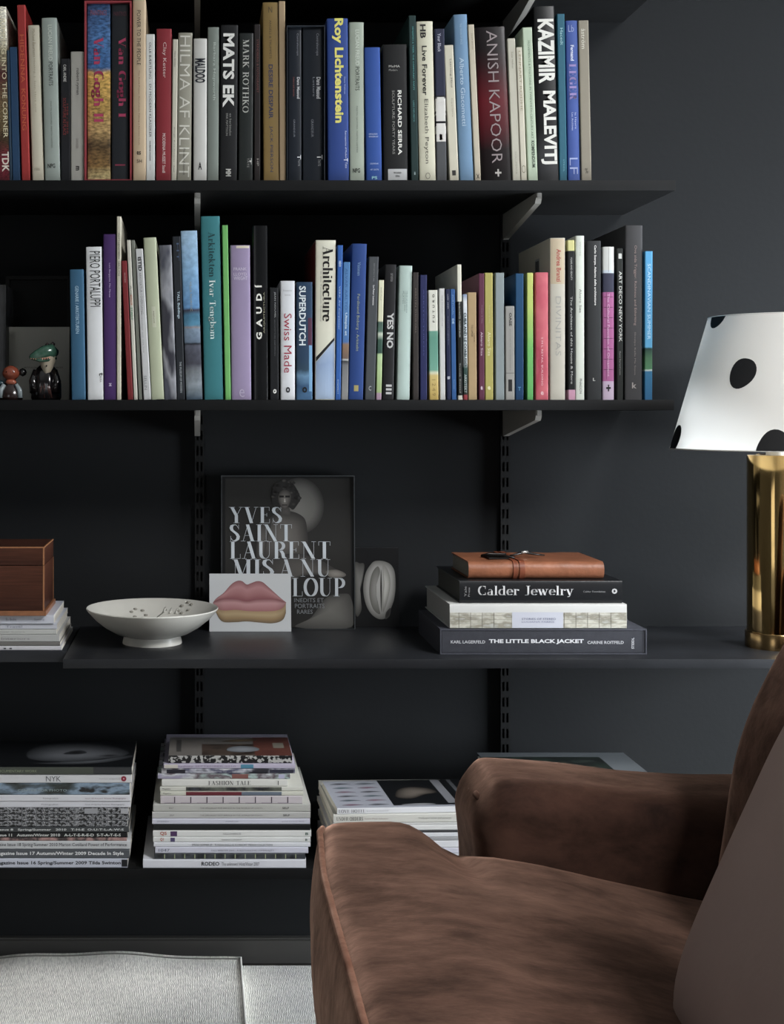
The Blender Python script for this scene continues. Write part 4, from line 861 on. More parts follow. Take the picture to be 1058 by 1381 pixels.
R2(313, 338.6, 310, 338, 331, '#8f7fa2', 'lavender book with torn jacket and stacked pale title', [('FRANK', 361, 365, .16, .82, '#c4b9cf', 's', 'flat'), ('LLOYD', 368, 372, .16, .82, '#c4b9cf', 's', 'flat'), ('WRIGHT', 373, 378, .16, .86, '#c4b9cf', 's', 'flat'), ('e', 525, 536, .4, .66, '#b7abc4', 'w', 'flat')], bulge=.0014, panels=[(331.8, 335, .3, .96, '#c9bfa8')])
R2(343.2, 361, 340.4, 361.8, 304.5, '#101113', 'tall glossy black book with white capitals reading upwards', [('G  A  U  D  Í', 384, 458, .10, .60, '#dcdad0', 'x', 'up'), ('ARQUITECTURA', 394, 450, .70, .82, '#8f8a70', 's', 'up')], coat=.8, rough=.25, bulge=.0014)
R2(364.6, 376, 363.6, 376, 388, '#16181b', 'low black book with tiny title right of the glossy black one', [('JEAN NOUVEL', 394, 429, .5, .7, '#a6a8a8', 's', 'down'), ('ARCHITECTURE AND DESIGN', 431, 480, .5, .64, '#55585a', 's', 'down'), ('o', 525, 531, .34, .76, '#d0d0ca', 'x', 'flat')], D=.18)
R2(379.4, 397.6, 377.6, 398.6, 379, '#c9ccd0', 'white book with crimson title', [('Swiss Made', 423, 503, .24, .78, '#a02540', 's', 'down'), ('o', 522, 530, .36, .66, '#1c1c1f', 'x', 'flat'), ('Deutsche', 391, 393, .2, .8, '#8c8e92', 's', 'flat'), ('Schweiz', 397, 399, .3, .7, '#8c8e92', 's', 'flat')], D=.19)
R2(400, 422, 400, 421.8, 380.5, bands([(0, '#3f6c94'), (.12, '#2f5478'), (.2, '#5b86a8'), (.26, '#2c4558'), (.36, '#26405a'), (.5, '#27405a'), (1, '#203a56')], 'Z', 'LINEAR', .1, 40), 'dark blue photographic book with white capitals and maroon block', [('SUPERDUTCH', 386, 466, .16, .58, '#ccd6da', 'b', 'down'), ('o', 522, 530, .36, .66, '#101418', 'x', 'flat')], panels=[(429, 466, .72, .97, '#4a1c38'), (466, 528, .78, .97, '#5f94bc')], D=.19)
eA, wA, hA, aA, yA, zA = R2(425.2, 452.4, 425.9, 453.6, 324, '#cdcbb6', 'thick cream book with large black serif title and red left cover', [('Architecture', 332, 434, .36, .86, '#1f1d1a', 'D', 'down'), ('in the Twentieth Century', 366, 434, .22, .3, '#77736a', 's', 'down')], bulge=.0014, D=.25)
def skew_panel(parent, pts, col, yf, m=None):
    v = []; n = 6
    (xa, z0a, z1a), (xb, z0b, z1b) = pts
    for i in range(n + 1):
        t = i / n; x = xa + (xb - xa) * t; v += [(x, yf(x) - .0002, z0a + (z0b - z0a) * t), (x, yf(x) - .0002, z1a + (z1b - z1a) * t)]
    mk('printed_panel', v, [(2 * i, 2 * i + 2, 2 * i + 3, 2 * i + 1) for i in range(n)], m or ink(col), parent)
skew_panel(eA, [(wA * .04, .001, zA(489)), (wA * .96, .001, zA(459))], '#8fa8c8', yA, bands([(0, '#9db4d0'), (.6, '#87a0c4'), (1, '#a8bcd4')], 'Z', 'LINEAR', .3, 60, (1, 1, .3)))
skew_panel(eA, [(wA * .04, zA(488), zA(482)), (wA * .96, zA(459), zA(455))], '#15161a', yA)
b = MB(); b.box(-.0005, -.00005, .004, .246, .001, hA - .001); b.build('cover_print', mat('#7a2a2c', .35, name='red_cover_print'), eA)
R2(453, 459.2, 455.2, 463.2, 331, '#1d5aa8', 'slim bright blue book right of the thick cream one', [('HUS MED NATUR', 352, 360, .3, .7, '#cfdbe8', 'b', 'down'), ('VERK AV Carpenter', 386, 445, .3, .66, '#a9c2de', 's', 'down'), ('SYDVEST', 512, 532, .35, .6, '#a9c2de', 's', 'down')], D=.22)
R2(460.4, 470, 463.8, 472.6, 353.5, bands([(0, '#8a8a88'), (.25, '#6f7072'), (.28, '#2c2e30'), (.29, '#b9bcbc'), (.30, '#6d5a4e'), (.4, '#8a6a50'), (.42, '#3c6ca8'), (.7, '#4a80b8'), (1, '#3f78b0')], 'Z', 'LINEAR', .02, 40), 'blue and grey photographic paperback between two blue books', [('ALVAR AALTO', 362, 418, .3, .66, '#2c5c92', 's', 'down'), ('Utopia et', 422, 453, .3, .7, '#bcd0dc', 'b', 'down')], D=.2)
R2(471.4, 489, 473.8, 496.6, 329, '#1b3f80', 'broad deep blue book with gilt lettering, rising above its neighbours', [('Visionen', 354, 372, .4, .62, '#6f93b8', 's', 'down'), ('Ferdinand Boberg - Arkitekt', 397, 474, .38, .62, '#8f9a7a', 's', 'down')], bulge=.0014, panels=[(520, 528, .36, .66, '#9c8f4a')])
R2(492.4, 505.8, 498, 511.2, 346.5, '#43474b', 'dark grey book with small white title right of the broad deep blue one', [('Le Futur Locanse', 385, 412, .5, .66, '#d0d2d2', 'b', 'down'), ('ARCHITECTURE', 355, 380, .5, .62, '#7a7e80', 's', 'down'), ('C', 521, 527, .36, .62, '#b9bcbc', 's', 'flat')])
R2(507.4, 515, 511.4, 518.2, 378, bands([(0, '#a98aa0'), (.055, '#a98aa0'), (.06, '#8fa868'), (.2, '#9db878'), (.38, '#a4bf86'), (.39, '#2c4a3f'), (.5, '#37594a'), (.55, '#b9c4b0'), (.57, '#4c6a5c'), (.65, '#3f5c50'), (.66, '#c9c9a6'), (1, '#d0cfae')], 'Z', 'LINEAR', .01, 60), 'small cream and green photographic paperback between dark grey and black books', [('Dols-Facil', 388, 405, .4, .6, '#6a6a50', 's', 'down')], D=.16)
R2(516.4, 531, 519.4, 535.6, 357, '#19191b', 'black book with scrawled silver title and three white bars at its foot', [('YES NO', 422, 470, .28, .86, '#b9bab8', 'x', 'down'), ('DET FORTIDA', 369, 380, .5, .7, '#8a8a88', 's', 'down'), ('III', 519, 532, .3, .8, '#b9bab8', 'b', 'down')], coat=.3)
R2(535.6, 553.2, 539, 557, 358.5, '#a4bab2', 'pale mint book with tiny lettering', [('LANDSCAPE SERIES', 393, 420, .44, .52, '#5a6c66', 's', 'down'), ('FIELDS OF DWELLING', 393, 422, .58, .66, '#5a6c66', 's', 'down'), ('PLATES', 393, 410, .3, .38, '#5a6c66', 's', 'down')], bulge=.0014)
R2(557, 565.4, 557.2, 564.6, 367.6, '#322c2a', 'narrow dark brown book between mint and navy ones', [('KERSTIN THORVALL', 389, 450, .4, .64, '#6f6259', 's', 'down')])
R2(567, 576.4, 566.8, 576.4, 371, '#202654', 'narrow navy book left of the white, teal and ochre one', [('ARKITEKTURENS', 390, 480, .42, .58, '#3c4680', 's', 'down')], coat=.4)
R2(579.6, 592, 578, 590.4, 391.5, bands([(0, '#b89a3c'), (.22, '#c4ab5a'), (.245, '#c6c8a8'), (.27, '#5f9c86'), (.57, '#4f8c78'), (.625, '#5a957f'), (.63, '#c9cabc')], 'Z', 'LINEAR'), 'paperback banded white, teal and ochre', [('F  U  T  U  R  O', 397, 435, .44, .68, '#2c2c28', 'b', 'up'), ('1 2 4 9', 512, 534, .3, .7, '#8c7430', 's', 'down')], D=.16)
R2(594, 601.6, 592.8, 600.4, 389, '#bcbcba', 'thin greyish white paperback right of the banded one', [('THE FINNISH HOUSE', 398, 440, .4, .62, '#8d8d8a', 's', 'down')], D=.17)
R2(603, 609, 601.6, 607, 390, '#1d2444', 'very dark blue thin book left of the mid-blue one', [('LARS  AKER', 397, 417, .4, .64, '#a6aab8', 's', 'down'), ('En Framtida mangfald Bruno', 427, 466, .4, .6, '#7d829c', 's', 'down'), ('B', 508, 512, .2, .8, '#c0c4cc', 'b', 'down')], D=.17)
R2(609.8, 616.2, 607.4, 614.6, 390, '#1f5590', 'thin mid-blue book beside the tall cream-topped one', [('PORTUGAL', 398, 425, .35, .66, '#6f9ac8', 's', 'down'), ('DE', 430, 437, .3, .7, '#a9c4e0', 'b', 'down'), ('Taschen', 512, 525, .4, .6, '#7aa3cc', 's', 'down')], D=.17)
R2(618, 624.4, 616.6, 622.6, 357, bands([(0, '#c4c0b0'), (.025, '#c4c0b0'), (.03, '#1c1e1c'), (.72, '#20221f'), (.725, '#c9c8b6')], 'Z'), 'tall thin book with cream top and black lower spine', [('MAX BUCHSKATZE - MODERNE BAUEN', 407, 455, .35, .65, '#c0c2bc', 's', 'down'), ('Svensk Bostad', 490, 530, .35, .65, '#a0a29c', 's', 'down')], D=.22)
R2(625.6, 631.4, 625, 630, 397, bands([(0, '#963038'), (.045, '#963038'), (.05, '#1e2420'), (.3, '#2c4a44'), (.33, '#c4cac8'), (.75, '#b9c4cc'), (.93, '#c8ccd0'), (1, '#6d82a8')], 'Z', 'LINEAR'), 'thin white book with bold dark capitals and a red foot', [('CUBA AND LE CORBUSIER', 422, 496, .15, .85, '#23373c', 'x', 'down'), ('ARKITEKT', 505, 530, .2, .8, '#b9c4c0', 's', 'down')], D=.16)
R2(632.6, 643.6, 630.8, 643.4, 394.5, '#a5895c', 'low tan book with faint dark lettering', [('TROPISK', 438, 455, .36, .6, '#5c4a30', 's', 'down'), ('LYRIK', 450, 462, .66, .8, '#5c4a30', 's', 'down')], D=.17)
SIZ = lambda c, c2: [('Alvaro Siza', 448, 480, .34, .72, c, 's', 'down'), ('Professor da Obra', 412, 436, .5, .66, c2, 's', 'down'), ('e', 521, 526, .3, .66, c, 'x', 'flat')]
R2(646.2, 654.2, 646, 653.2, 369, '#5b2740', 'narrow maroon book left of its yellow twin', SIZ('#c9b6c0', '#9a7f8c'), D=.22)
R2(655, 666, 654, 665.2, 368, '#a39a3e', 'mustard yellow book right of its maroon twin', SIZ('#d4d0a0', '#b9b480'), D=.22)
R2(669, 681, 668.4, 680.6, 368, '#7e8a8c', 'blank blue-grey book right of the mustard yellow one', D=.22)
R2(682.4, 694.6, 681.8, 694.4, 413, '#8e8d88', 'low grey paperback with black block near its foot', [('OASE', 422, 440, .42, .70, '#2c2c2a', 'b', 'down'), ('Journal for architecture', 444, 500, .44, .6, '#6c6b66', 's', 'down')], panels=[(512, 528, .3, .72, '#1c1c1c'), (503, 503.8, .05, .95, '#5c5b58')], D=.15)
R2(695.8, 707, 695.8, 706.8, 369, bands([(0, '#0f3a60'), (1, '#12486f')], 'Z', 'LINEAR'), 'deep petrol-blue book between grey and lime ones', [('T', 522, 527, .3, .66, '#4a8ab0', 'b', 'flat')], D=.22, coat=.4)
R2(711.8, 719.6, 711, 719.8, 368, bands([(0, '#46a04a'), (.4, '#5ab04a'), (.75, '#a8bc4a'), (1, '#b4bc4e')], 'Z', 'LINEAR'), 'lime to green graded book left of the pink one', D=.22)
R2(723.2, 740.4, 722.4, 740.6, 367.5, photo_mat(['#b83a54', '#c85a66', '#b0344e', '#d0707a'], 16, (1, 1, .5), 5., (.3, .7)), 'coral pink book with small white lettering', [('S M L RETAIL BUILDING', 455, 520, .44, .58, '#e0b4b8', 's', 'down'), ('e', 528, 533, .4, .62, '#e0b4b8', 'b', 'flat')], D=.2)
eB, wB, hB, aB, yB, zB = R2(742.6, 763, 742, 763.4, 321, '#b4afa0', 'thick worn cream book with red script and a barcode on its left cover', [('Andrea Branzi', 336, 380, .42, .72, '#a8483c', 'b', 'down'), ('DIVINITAS', 400, 480, .36, .72, '#9a9a94', 'w', 'down')], bulge=.0014, panels=[(321.8, 383, .04, .96, '#b3a283')], D=.235)
b = MB(); b.box(-.0004, -.00005, .075, .105, zB(362), zB(342)); b.build('barcode_label', mat('#8d8f92', .5, name='barcode_label'), eB)
b = MB()
for k in range(9): b.box(-.0006, -.0004, .078 + k * .0029, .0793 + k * .0029, zB(360), zB(345))
bc_ = b.build('barcode_bars', ink('#2a2b2d'), eB); bc_['kind'] = 'stuff'
R2(767.8, 776.2, 765.6, 776, 324, bands([(0, '#c08aa4'), (.055, '#c08aa4'), (.06, '#1c1d1f'), (.925, '#232426'), (.93, '#c2be72')], 'Z'), 'black book with yellow top and pink foot', [('YEARS AND BEAUTY', 347, 378, .42, .66, '#b9bab6', 's', 'down'), ('The Architect of this House & More', 400, 518, .36, .66, '#b9bab6', 's', 'down')], D=.21)
R2(777.2, 789.2, 776.8, 789.2, 318, '#c6ccc0', 'slim white-green book with thin title right of the yellow-topped black one', [('Alvaro Siza', 390, 422, .42, .68, '#6a6e66', 's', 'down'), ('PHAIDON', 511, 531, .44, .7, '#3a3c38', 's', 'down'), ('Works', 326, 345, .46, .6, '#9aa096', 's', 'down')], D=.22, bulge=.0012)
R2(793, 811.4, 791, 812, 325, '#2a2c2e', 'black book with small bold white title near the right end', [('Carlo Scarpa. Atlante delle architetture', 331, 412, .48, .66, '#d4d4d0', 'b', 'down'), ('L', 510, 514, .4, .56, '#b9b9b4', 'b', 'flat')], bulge=.0014, D=.22)
eP, wP, hP, aP, yP, zP = R2(813.4, 829, 813.4, 829, 333, bands([(0, '#b9a4bc'), (.115, '#b9a4bc'), (.12, '#a8588f'), (.695, '#a8588f'), (.7, '#34364a'), (.82, '#3b3d50'), (.825, '#b4c0cc'), (.845, '#c2c4c0'), (1, '#c4c4bc')], 'Z'), 'pink gridded book with white block at top and dark clover at foot', [('The Cultural Function of Ornament', 396, 508, .4, .6, '#d0a8c4', 's', 'down'), ('+', 519, 528, .3, .7, '#1c1c20', 'x', 'flat')], D=.2)
for k in range(8): patch(eP, wP * .03, wP * .97, zP(401.0 + k * 14), zP(400.2 + k * 14), '#5c2c50', yP, name='printed_line')
patch(eP, wP * .3, wP * .34, zP(512), zP(394), '#7a3c68', yP, name='printed_line'); patch(eP, wP * .5, wP * .54, zP(367), zP(334), '#8c8e88', yP, name='printed_line')
R2(833.4, 840.8, 831.8, 841.6, 335, '#1f2220', 'narrow black book with bold white capitals and white square at top', [('ART DECO NEW YORK', 366, 461, .36, .82, '#d0d2cc', 's', 'down'), ('David Garrard Lowe', 474, 506, .4, .62, '#8c8e8a', 's', 'down')], panels=[(342, 349, .3, .8, '#c4c6c0')], D=.2)
R2(844, 867.2, 844, 868.4, 304, '#3a3a3c', 'broad tall charcoal book with faint pinkish lettering near the right end', [('Ove sida Trigger: Richness and Ethiriting', 331, 439, .48, .66, '#8c7670', 's', 'down'), ('Skvalpa Kalla Ma Stava', 448, 506, .5, .62, '#7a706c', 's', 'down'), ('k', 516, 524, .4, .66, '#9a9490', 'b', 'flat')], bulge=.0014, D=.24)
R2(870.2, 880.4, 870.2, 881.2, 339, bands([(0, '#155a84'), (.19, '#1c6a94'), (.2, '#c0ccc4'), (.205, '#3f7a50'), (.28, '#3c6a48'), (.345, '#1c3a38'), (.355, '#3f9ac8'), (.75, '#2f8fc4'), (1, '#3a9ace')], 'Z', 'LINEAR', .012, 60), 'sky-blue photographic book closing the middle row at its right end', [('SCANDINAVIAN SUMMER', 356, 458, .34, .74, '#a6d0e8', 's', 'down')], D=.19)
# white label box on the broad black book's foot
e_ = patch_e; q_ = [o for o in COL.objects if o.parent == e_ and o.name.startswith('cover')][0]
zz = lambda py: Z(py, 2.414) - S1
wq = max(v.co.x for v in q_.data.vertices)
yq = lambda x: .0014 * (2 * x / wq - 1) ** 2
patch(e_, wq * .18, wq * .96, zz(243), zz(228), '#b4b6b6', yq); letter(e_, 'RICHARD', wq * .42, wq * .72, zz(234.5), zz(232), '#2c2c2c', 's', 'flat', yf=lambda x: yq(x) - .0002)
letter(e_, 'SERRA', wq * .48, wq * .66, zz(239), zz(236.5), '#2c2c2c', 's', 'flat', yf=lambda x: yq(x) - .0002)

# ================================================================ lying books and magazines
def Lb(x0, x1, yb, yt, z, d, D, m, label, texts=(), group=None, rz=0., flush=True, bulge=0., pages=None, panels=(), name='magazine', cat='magazine', top=None, rough=.35, coat=0.):
    """lies with its spine to the room; px given at distance d; rests at height z; returns the height of its top"""
    sc = d / F; th = (yb - yt) * sc; L_ = (x1 - x0) * sc
    if isinstance(m, str): m = mat(m, rough, coat=coat, noise=.03, scale=25, name='printed_cover')
    e = empty(name, (X(x0, d), d, z + .0001), (0, 0, rz), label=label, cat=cat, group=group)
    yf, xf = book_meshes(e, th - .0002, L_, D, m, bulge, flush, lying=True, pages=pages)
    W = th - .0002
    for (a0, a1, v0, v1, c) in panels:      # a along the spine in px, v up the spine 0..1
        mm = None if isinstance(c, str) else c
        patch(e, W * (1 - v1), W * (1 - v0), (a0 - x0) * sc, (a1 - x0) * sc, c if mm is None else '#000000', yf, xf, m=mm)
    for (s, a0, a1, v0, v1, c, fnt) in texts:
        letter(e, s, W * (1 - v1), W * (1 - v0), (a0 - x0) * sc, (a1 - x0) * sc, c, fnt, 'up', yf, xf)
    return z + th, e, L_, W
def top_print(e, L_, D, W, items):
    """flat print on the upper cover: rectangles (u0,u1,v0,v1,colour) with u along the spine, v from the spine back"""
    for k, (u0, u1, v0, v1, c) in enumerate(items):
        mm = c if not isinstance(c, str) else mat(c, .3, name='cover_ink')
        z = W + .00012 + k * .00004
        mk('cover_print', [(L_ * u0, D * v0, z), (L_ * u1, D * v0, z), (L_ * u1, D * v1, z), (L_ * u0, D * v1, z)], [(0, 1, 2, 3)], mm, e)
G1, G2, G3, G4, G5 = 'magazines in the left pile on the lowest shelf', 'magazines in the tall middle pile', 'magazines in the pile behind the seat', 'books in the pile behind the armrest', 'magazines under the wooden box'
COLL = photo_mat(['#0e0f11', '#2c2e30', '#8d8f94', '#1c1d1f', '#b9babc'], 60, (3, 1, 4), 3., (.36, .62), interp='CONSTANT')
PD = photo_mat(['#15181a', '#2a3230', '#4a5a66', '#7a92a8', '#1c1c1e'], 16, (1, 1, 3), 8.)
z = S4; d = 2.403
for (x1, yb, yt, D, m, lab, tx, pn) in [
    (172, 1172, 1158.6, .225, '#b4b9c8', 'bottom magazine of the left pile, pale blue-white spine with black title', [('Magazine Issue 16 Spring/Summer 2009 Tilda Swinton', -8, 163, .28, .72, '#15161a', 'b')], [(164, 172, .02, .98, '#1b1c20')]),
    (175, 1158.6, 1146.3, .225, '#4a4e54', 'second magazine from the bottom of the left pile, slate spine with white title', [('Magazine Issue 17 Autumn/Winter 2009 Decade In Style', -8, 167, .26, .74, '#d4d6d8', 'b')], []),
    (176, 1146.3, 1135.4, .225, '#b2b5b8', 'third magazine from the bottom of the left pile, light grey with slanted title', [('Magazine Issue 18 Spring/Summer 2010 Marion Cotillard Power of Performance', -12, 171, .25, .78, '#23242a', 's')], []),
    (171, 1135.4, 1131, .22, photo_mat(['#7a5a58', '#a8807a', '#2a2426', '#8c6c68'], 30, (1, 1, 1), 1.), 'thin pinkish photographic magazine above the light grey one, left pile', [], []),
    (172, 1131, 1123.7, .22, '#16171a', 'black magazine with spaced white capitals, left pile', [('Issue 11   Autumn/Winter 2010   A-L-T-E-R-E-D  S-T-A-T-E-S', -4, 163, .24, .76, '#c4c8c4', 'b')], []),
    (174, 1123.7, 1116.5, .22, '#3a3d3f', 'dark grey magazine with spaced white capitals above the black one', [('Issue 8   Spring/Summer   2010   T-H-E  O-U-T-L-A-W-S', -2, 167, .24, .76, '#c4c8c8', 'b')], []),
    (172, 1116.5, 1108.3, .22, COLL, 'lowest of three magazines with black and white collage spines', [], []),
    (174, 1108.3, 1099.3, .22, COLL, 'middle of three magazines with black and white collage spines', [], []),
    (173, 1099.3, 1090.6, .22, COLL, 'uppermost of three magazines with black and white collage spines', [], [(114, 132, .1, .95, '#8e9094'), (163, 173, .1, .95, '#9a9ca0')]),
    (176, 1090.6, 1082, .225, '#c4c5cc', 'white magazine directly on the collage-spined ones', [('Fotografisk', 56, 79, .35, .62, '#7a7c82', 's'), ('Issue 19 Spring Summer Photography', 115, 168, .35, .62, '#7a7c82', 's')], []),
    (176, 1082, 1073.4, .225, '#c8c8ce', 'white magazine second above the collage-spined ones', [('Fotografisk', 58, 79, .35, .62, '#7a7c82', 's'), ('Issue 18 Autumn Winter Photography', 115, 170, .35, .62, '#8a6a7a', 's')], []),
    (175, 1073.4, 1057.5, .22, PD, 'thick magazine with dark blurred photographic spine, left pile', [('CENTRE FOR PHOTO', 24, 90, .3, .5, '#8a9c9c', 's')], []),
    (177, 1057.5, 1045.6, .225, '#c2c3c6', 'white magazine with thin capitals and a red dot, left pile', [('NYK', 62, 82, .2, .8, '#3a3a40', 'w'), ('fashion magazine', 134, 162, .42, .56, '#8c8c92', 's')], []),
]:
    z, e, L_, W = Lb(-70, x1, yb, yt, z, d + rb.uniform(0, .003), D, m, lab, tx, G1, panels=pn, rz=rb.uniform(-.004, .004))
    if 'red dot' in lab:
        n = 20; sc = d / F
        mk('printed_dot', [(L_ - 10 * sc + 3.6 * sc * math.cos(2 * PI * i / n), -.0005, W / 2 + 3.6 * sc * math.sin(2 * PI * i / n)) for i in range(n)], [tuple(range(n))], ink('#8a1c34'), e)
        mk('printed_dot', [(L_ - 10 * sc + 1 * sc * math.cos(2 * PI * i / n), -.0007, W / 2 + 1 * sc * math.sin(2 * PI * i / n)) for i in range(n)], [tuple(range(n))], ink('#d0a0a8'), e)
z, e, L_, W = Lb(-70, 178, 1045.6, 1035, z, d, .185, '#23262a', 'dark magazine with a black and white face on its cover, top of the left pile', [('THE BEST DOCUMENTARY WORK', -30, 50, .3, .6, '#7f8a6c', 's')], G1, panels=[(-60, 126, .05, .95, '#43483f')], coat=.4)
def on_top(L_, D, W): return lambda u, v: (L_ * u, D * v, W + .00025)
T_ = on_top(L_, .185, W)
patch_m = mat('#15171a', .3, coat=.4, name='cover_ink')
top_print(e, L_, .185, W, [(.0, 1, .0, 1, patch_m), (.60, .86, .78, .94, '#1a1c1f')])
T_ = on_top(L_, .185, W)
blob(e, spline([(.42, .3), (.40, .62), (.5, .88), (.68, .92), (.86, .80), (.97, .52), (.90, .34), (.76, .22), (.58, .18)]), '#70747a', '#2c2f33', lambda u, v: (L_ * u, .185 * v, W + .0004), 'printed_face')
blob(e, spline([(.60, .48), (.64, .60), (.70, .62), (.73, .52), (.67, .46)]), '#111214', '#3a3d42', lambda u, v: (L_ * u, .185 * v, W + .0005), 'printed_eye')
blob(e, spline([(.80, .40), (.86, .46), (.93, .44), (.88, .37)]), '#1c1d20', '#4a4d52', lambda u, v: (L_ * u, .185 * v, W + .0005), 'printed_mouth')
blob(e, spline([(.45, .12), (.6, .16), (.8, .24), (.97, .42), (.99, .36), (.86, .16), (.66, .08)]), '#5a5e63', '#26282c', lambda u, v: (L_ * u, .185 * v, W + .00045), 'printed_arm')
# ---- tall middle pile
FILM = photo_mat(['#15171a', '#3c4046', '#23262a'], 30, (1, 1, 1), 2.)
z = S4; d = 2.403
rows = [
    (193, 413, 1172, 1160, .262, '#c2c4cc', 'white bottom magazine of the middle pile, printed in black near its centre', [('RODEO', 272, 296, .3, .74, '#1c1d22', 'b'), ('The unknown! Höst/Vinter 2007', 299, 350, .3, .7, '#55565c', 's')], []),
    (208, 412, 1160, 1152.5, .25, FILM, 'magazine with film-strip pattern on its spine, middle pile', [], [(208 + 13.6 * k, 209.2 + 13.6 * k, .03, .97, '#8f9a6c') for k in range(1, 15)]),
    (209.5, 416, 1152.5, 1144, .25, '#b7b8c6', 'lilac-white magazine directly on the film-strip one', [('1047', 214, 229, .3, .75, '#55586a', 's'), ('FALL WINTER 2009 - A RESTORATIVE COMMUNITY', 285, 370, .35, .62, '#7a7c8a', 's')], []),
    (207.5, 419, 1144, 1138, .255, '#c4c6cc', 'white magazine with a long grey line of capitals, middle pile', [('SPRING SUMMER 09    RUSSIAN DOLLS & ACCESSORY TRENDS COLLECTIONS', 259, 368, .25, .7, '#4c4e54', 's')], []),
    (206.8, 419, 1138, 1131, .255, '#c6c8c6', 'white magazine with small red letters, lower of the two, middle pile', [('Q1', 216, 221, .2, .85, '#a8523c', 'b'), ('HANNA LUNDH P', 299, 326, .36, .62, '#6a6c70', 's'), ('B', 412, 415, .3, .7, '#3a4a44', 'b')], [(230, 236, .1, .9, '#4a4268')]),
    (206.5, 420, 1131, 1122.5, .255, '#c8c9c6', 'white magazine with small red letters, upper of the two, middle pile', [('Q5', 216, 225, .2, .85, '#a8523c', 'b'), ('HALLOWEEN 05', 301, 325, .36, .62, '#6a6c70', 's'), ('B', 412, 416, .3, .7, '#3a5a4a', 'b')], [(230, 239, .1, .9, '#4a3058')]),
    (207, 419, 1122.5, 1114.7, .25, '#1a1c1d', 'single black spine in the tall middle pile', [], []),
    (205.5, 418.5, 1114.7, 1107, .26, '#b9bac8', 'lilac-white magazine on the black one, middle pile', [('DEPARTMENT', 212, 228, .4, .62, '#8a8c9c', 's'), ('ANNIE LEE', 304, 322, .4, .62, '#8a8c9c', 's'), ('spring summer 2010', 380, 410, .4, .62, '#8a8c9c', 's')], []),
    (205.5, 419, 1107, 1098.2, .255, '#a9a9a6', 'warm grey magazine, lower of two alike, middle pile', [('SELF', 229, 235, .38, .62, '#6a6a66', 's'), ('THE SPECIALIST NOT SERVICE IN THE WORLD OF COATS', 270, 354, .38, .6, '#7a7a76', 's'), ('SELF', 382, 391, .36, .64, '#4a4a48', 'b')], []),
    (207, 419, 1098.2, 1088, .255, '#a6a6a0', 'warm grey magazine, upper of two alike, middle pile', [('SELF', 228, 234, .38, .62, '#6a6a66', 's'), ('THE SPECIALIST FOR SERVICE IN THE WORLD OF COATS', 270, 354, .38, .6, '#7a7a76', 's'), ('SELF', 381, 390, .36, .64, '#4a4a48', 'b')], []),
    (216.6, 408, 1088, 1077.2, .245, '#b4acb0', 'pinkish white magazine with a row of drawn fence-like strokes', [], [(222 + 21.8 * k, 236 + 21.8 * k, .10, .16, '#7c6f80') for k in range(8)] + [(235 + 21.8 * k, 236.4 + 21.8 * k, .1, .9, '#3f3440') for k in range(8)]),
    (216.6, 409, 1077.2, 1071.4, .24, '#bcbcae', 'pale magazine with deep red strip printed on its spine', [('Magazine', 220, 231, .3, .7, '#55544c', 's')], [(251, 326, .03, .97, '#64202a'), (326, 380, .03, .97, '#5a6674')]),
    (216, 409, 1071.4, 1065.2, .24, '#bcbcb2', 'pale magazine with dark photographic strip printed on its spine', [('Magazine', 219, 230, .3, .7, '#55544c', 's')], [(251, 380, .03, .97, photo_mat(['#2a2c28', '#5a5e54', '#1c1d20', '#484c5a'], 20, (1, 1, 1), 4.))]),
    (218.5, 388, 1065.2, 1055.4, .235, '#c6c6c0', 'white magazine with serif title in the upper part of the middle pile', [('FASHION TALE', 281, 338, .22, .78, '#3a3a3c', 'd'), ('l', 375, 376, .2, .8, '#3a3a3c', 's')], []),
    (213, 391.5, 1055.4, 1048.3, .225, photo_mat(['#8f8aa0', '#b4b9bc', '#5a4a52', '#9ab0ac', '#34344a'], 18, (1, 1, 2), 6., (.35, .65)), 'multicoloured photographic magazine under a similar darker one', [], [(313, 335, .1, .95, '#7a4c46'), (376, 384, .1, .9, '#a6a4c0')]),
    (218, 398, 1048.3, 1042, .225, photo_mat(['#23232c', '#a8a9b4', '#3a3c58', '#c0c0c4', '#2a2428'], 14, (1, 1, 2), 9., (.38, .62)), 'dark patchy photographic magazine, upper part of the middle pile', [], [(225, 250, .1, .9, '#23232c'), (364, 396, .15, .9, '#2c2c3c')]),
    (221, 398.6, 1042, 1035.8, .225, '#a9a2b6', 'lilac magazine with small turquoise patch on its spine', [('Sydney SEPTEMBER 2010', 240, 318, .3, .75, '#8a7c98', 's')], [(325, 342, .05, .95, '#3a7a94'), (222, 240, .1, .9, '#b9b4a8')]),
]
for k, (x0_, x1_, yb, yt, D, m, lab, tx, pn) in enumerate(rows):
    z, e, L_, W = Lb(x0_, x1_, yb, yt, z, d + k * .0012, D, m, lab, tx, G2, panels=pn)
ZEB = photo_mat(['#111113', '#a4a4a0'], 120, (1.0, 1, 1.0), 12., (.49, .51), interp='CONSTANT')
d2 = 2.428
z, e, L_, W = Lb(227.5, 394.5, 1035.8, 1025.2, z, d2, .135, ZEB, 'magazine with black and white zebra-like spine, top of the middle pile', [], G2)
BR = photo_mat(['#3a342c', '#54443a', '#2a221c', '#6c5a4c'], 12, (1, 1, 1), 2.)
top_print(e, L_, .135, W, [(0, 1, 0, 1, '#77726c'), (.27, 1, 0.02, .62, BR), (.70, 1, .0, 1, photo_mat(['#5a3028', '#6d3c30', '#48241e'], 10, (1, 1, 1), 3.)), (.06, .10, .2, .85, '#4c4a48'), (.86, .95, .40, .68, '#8c8474')])
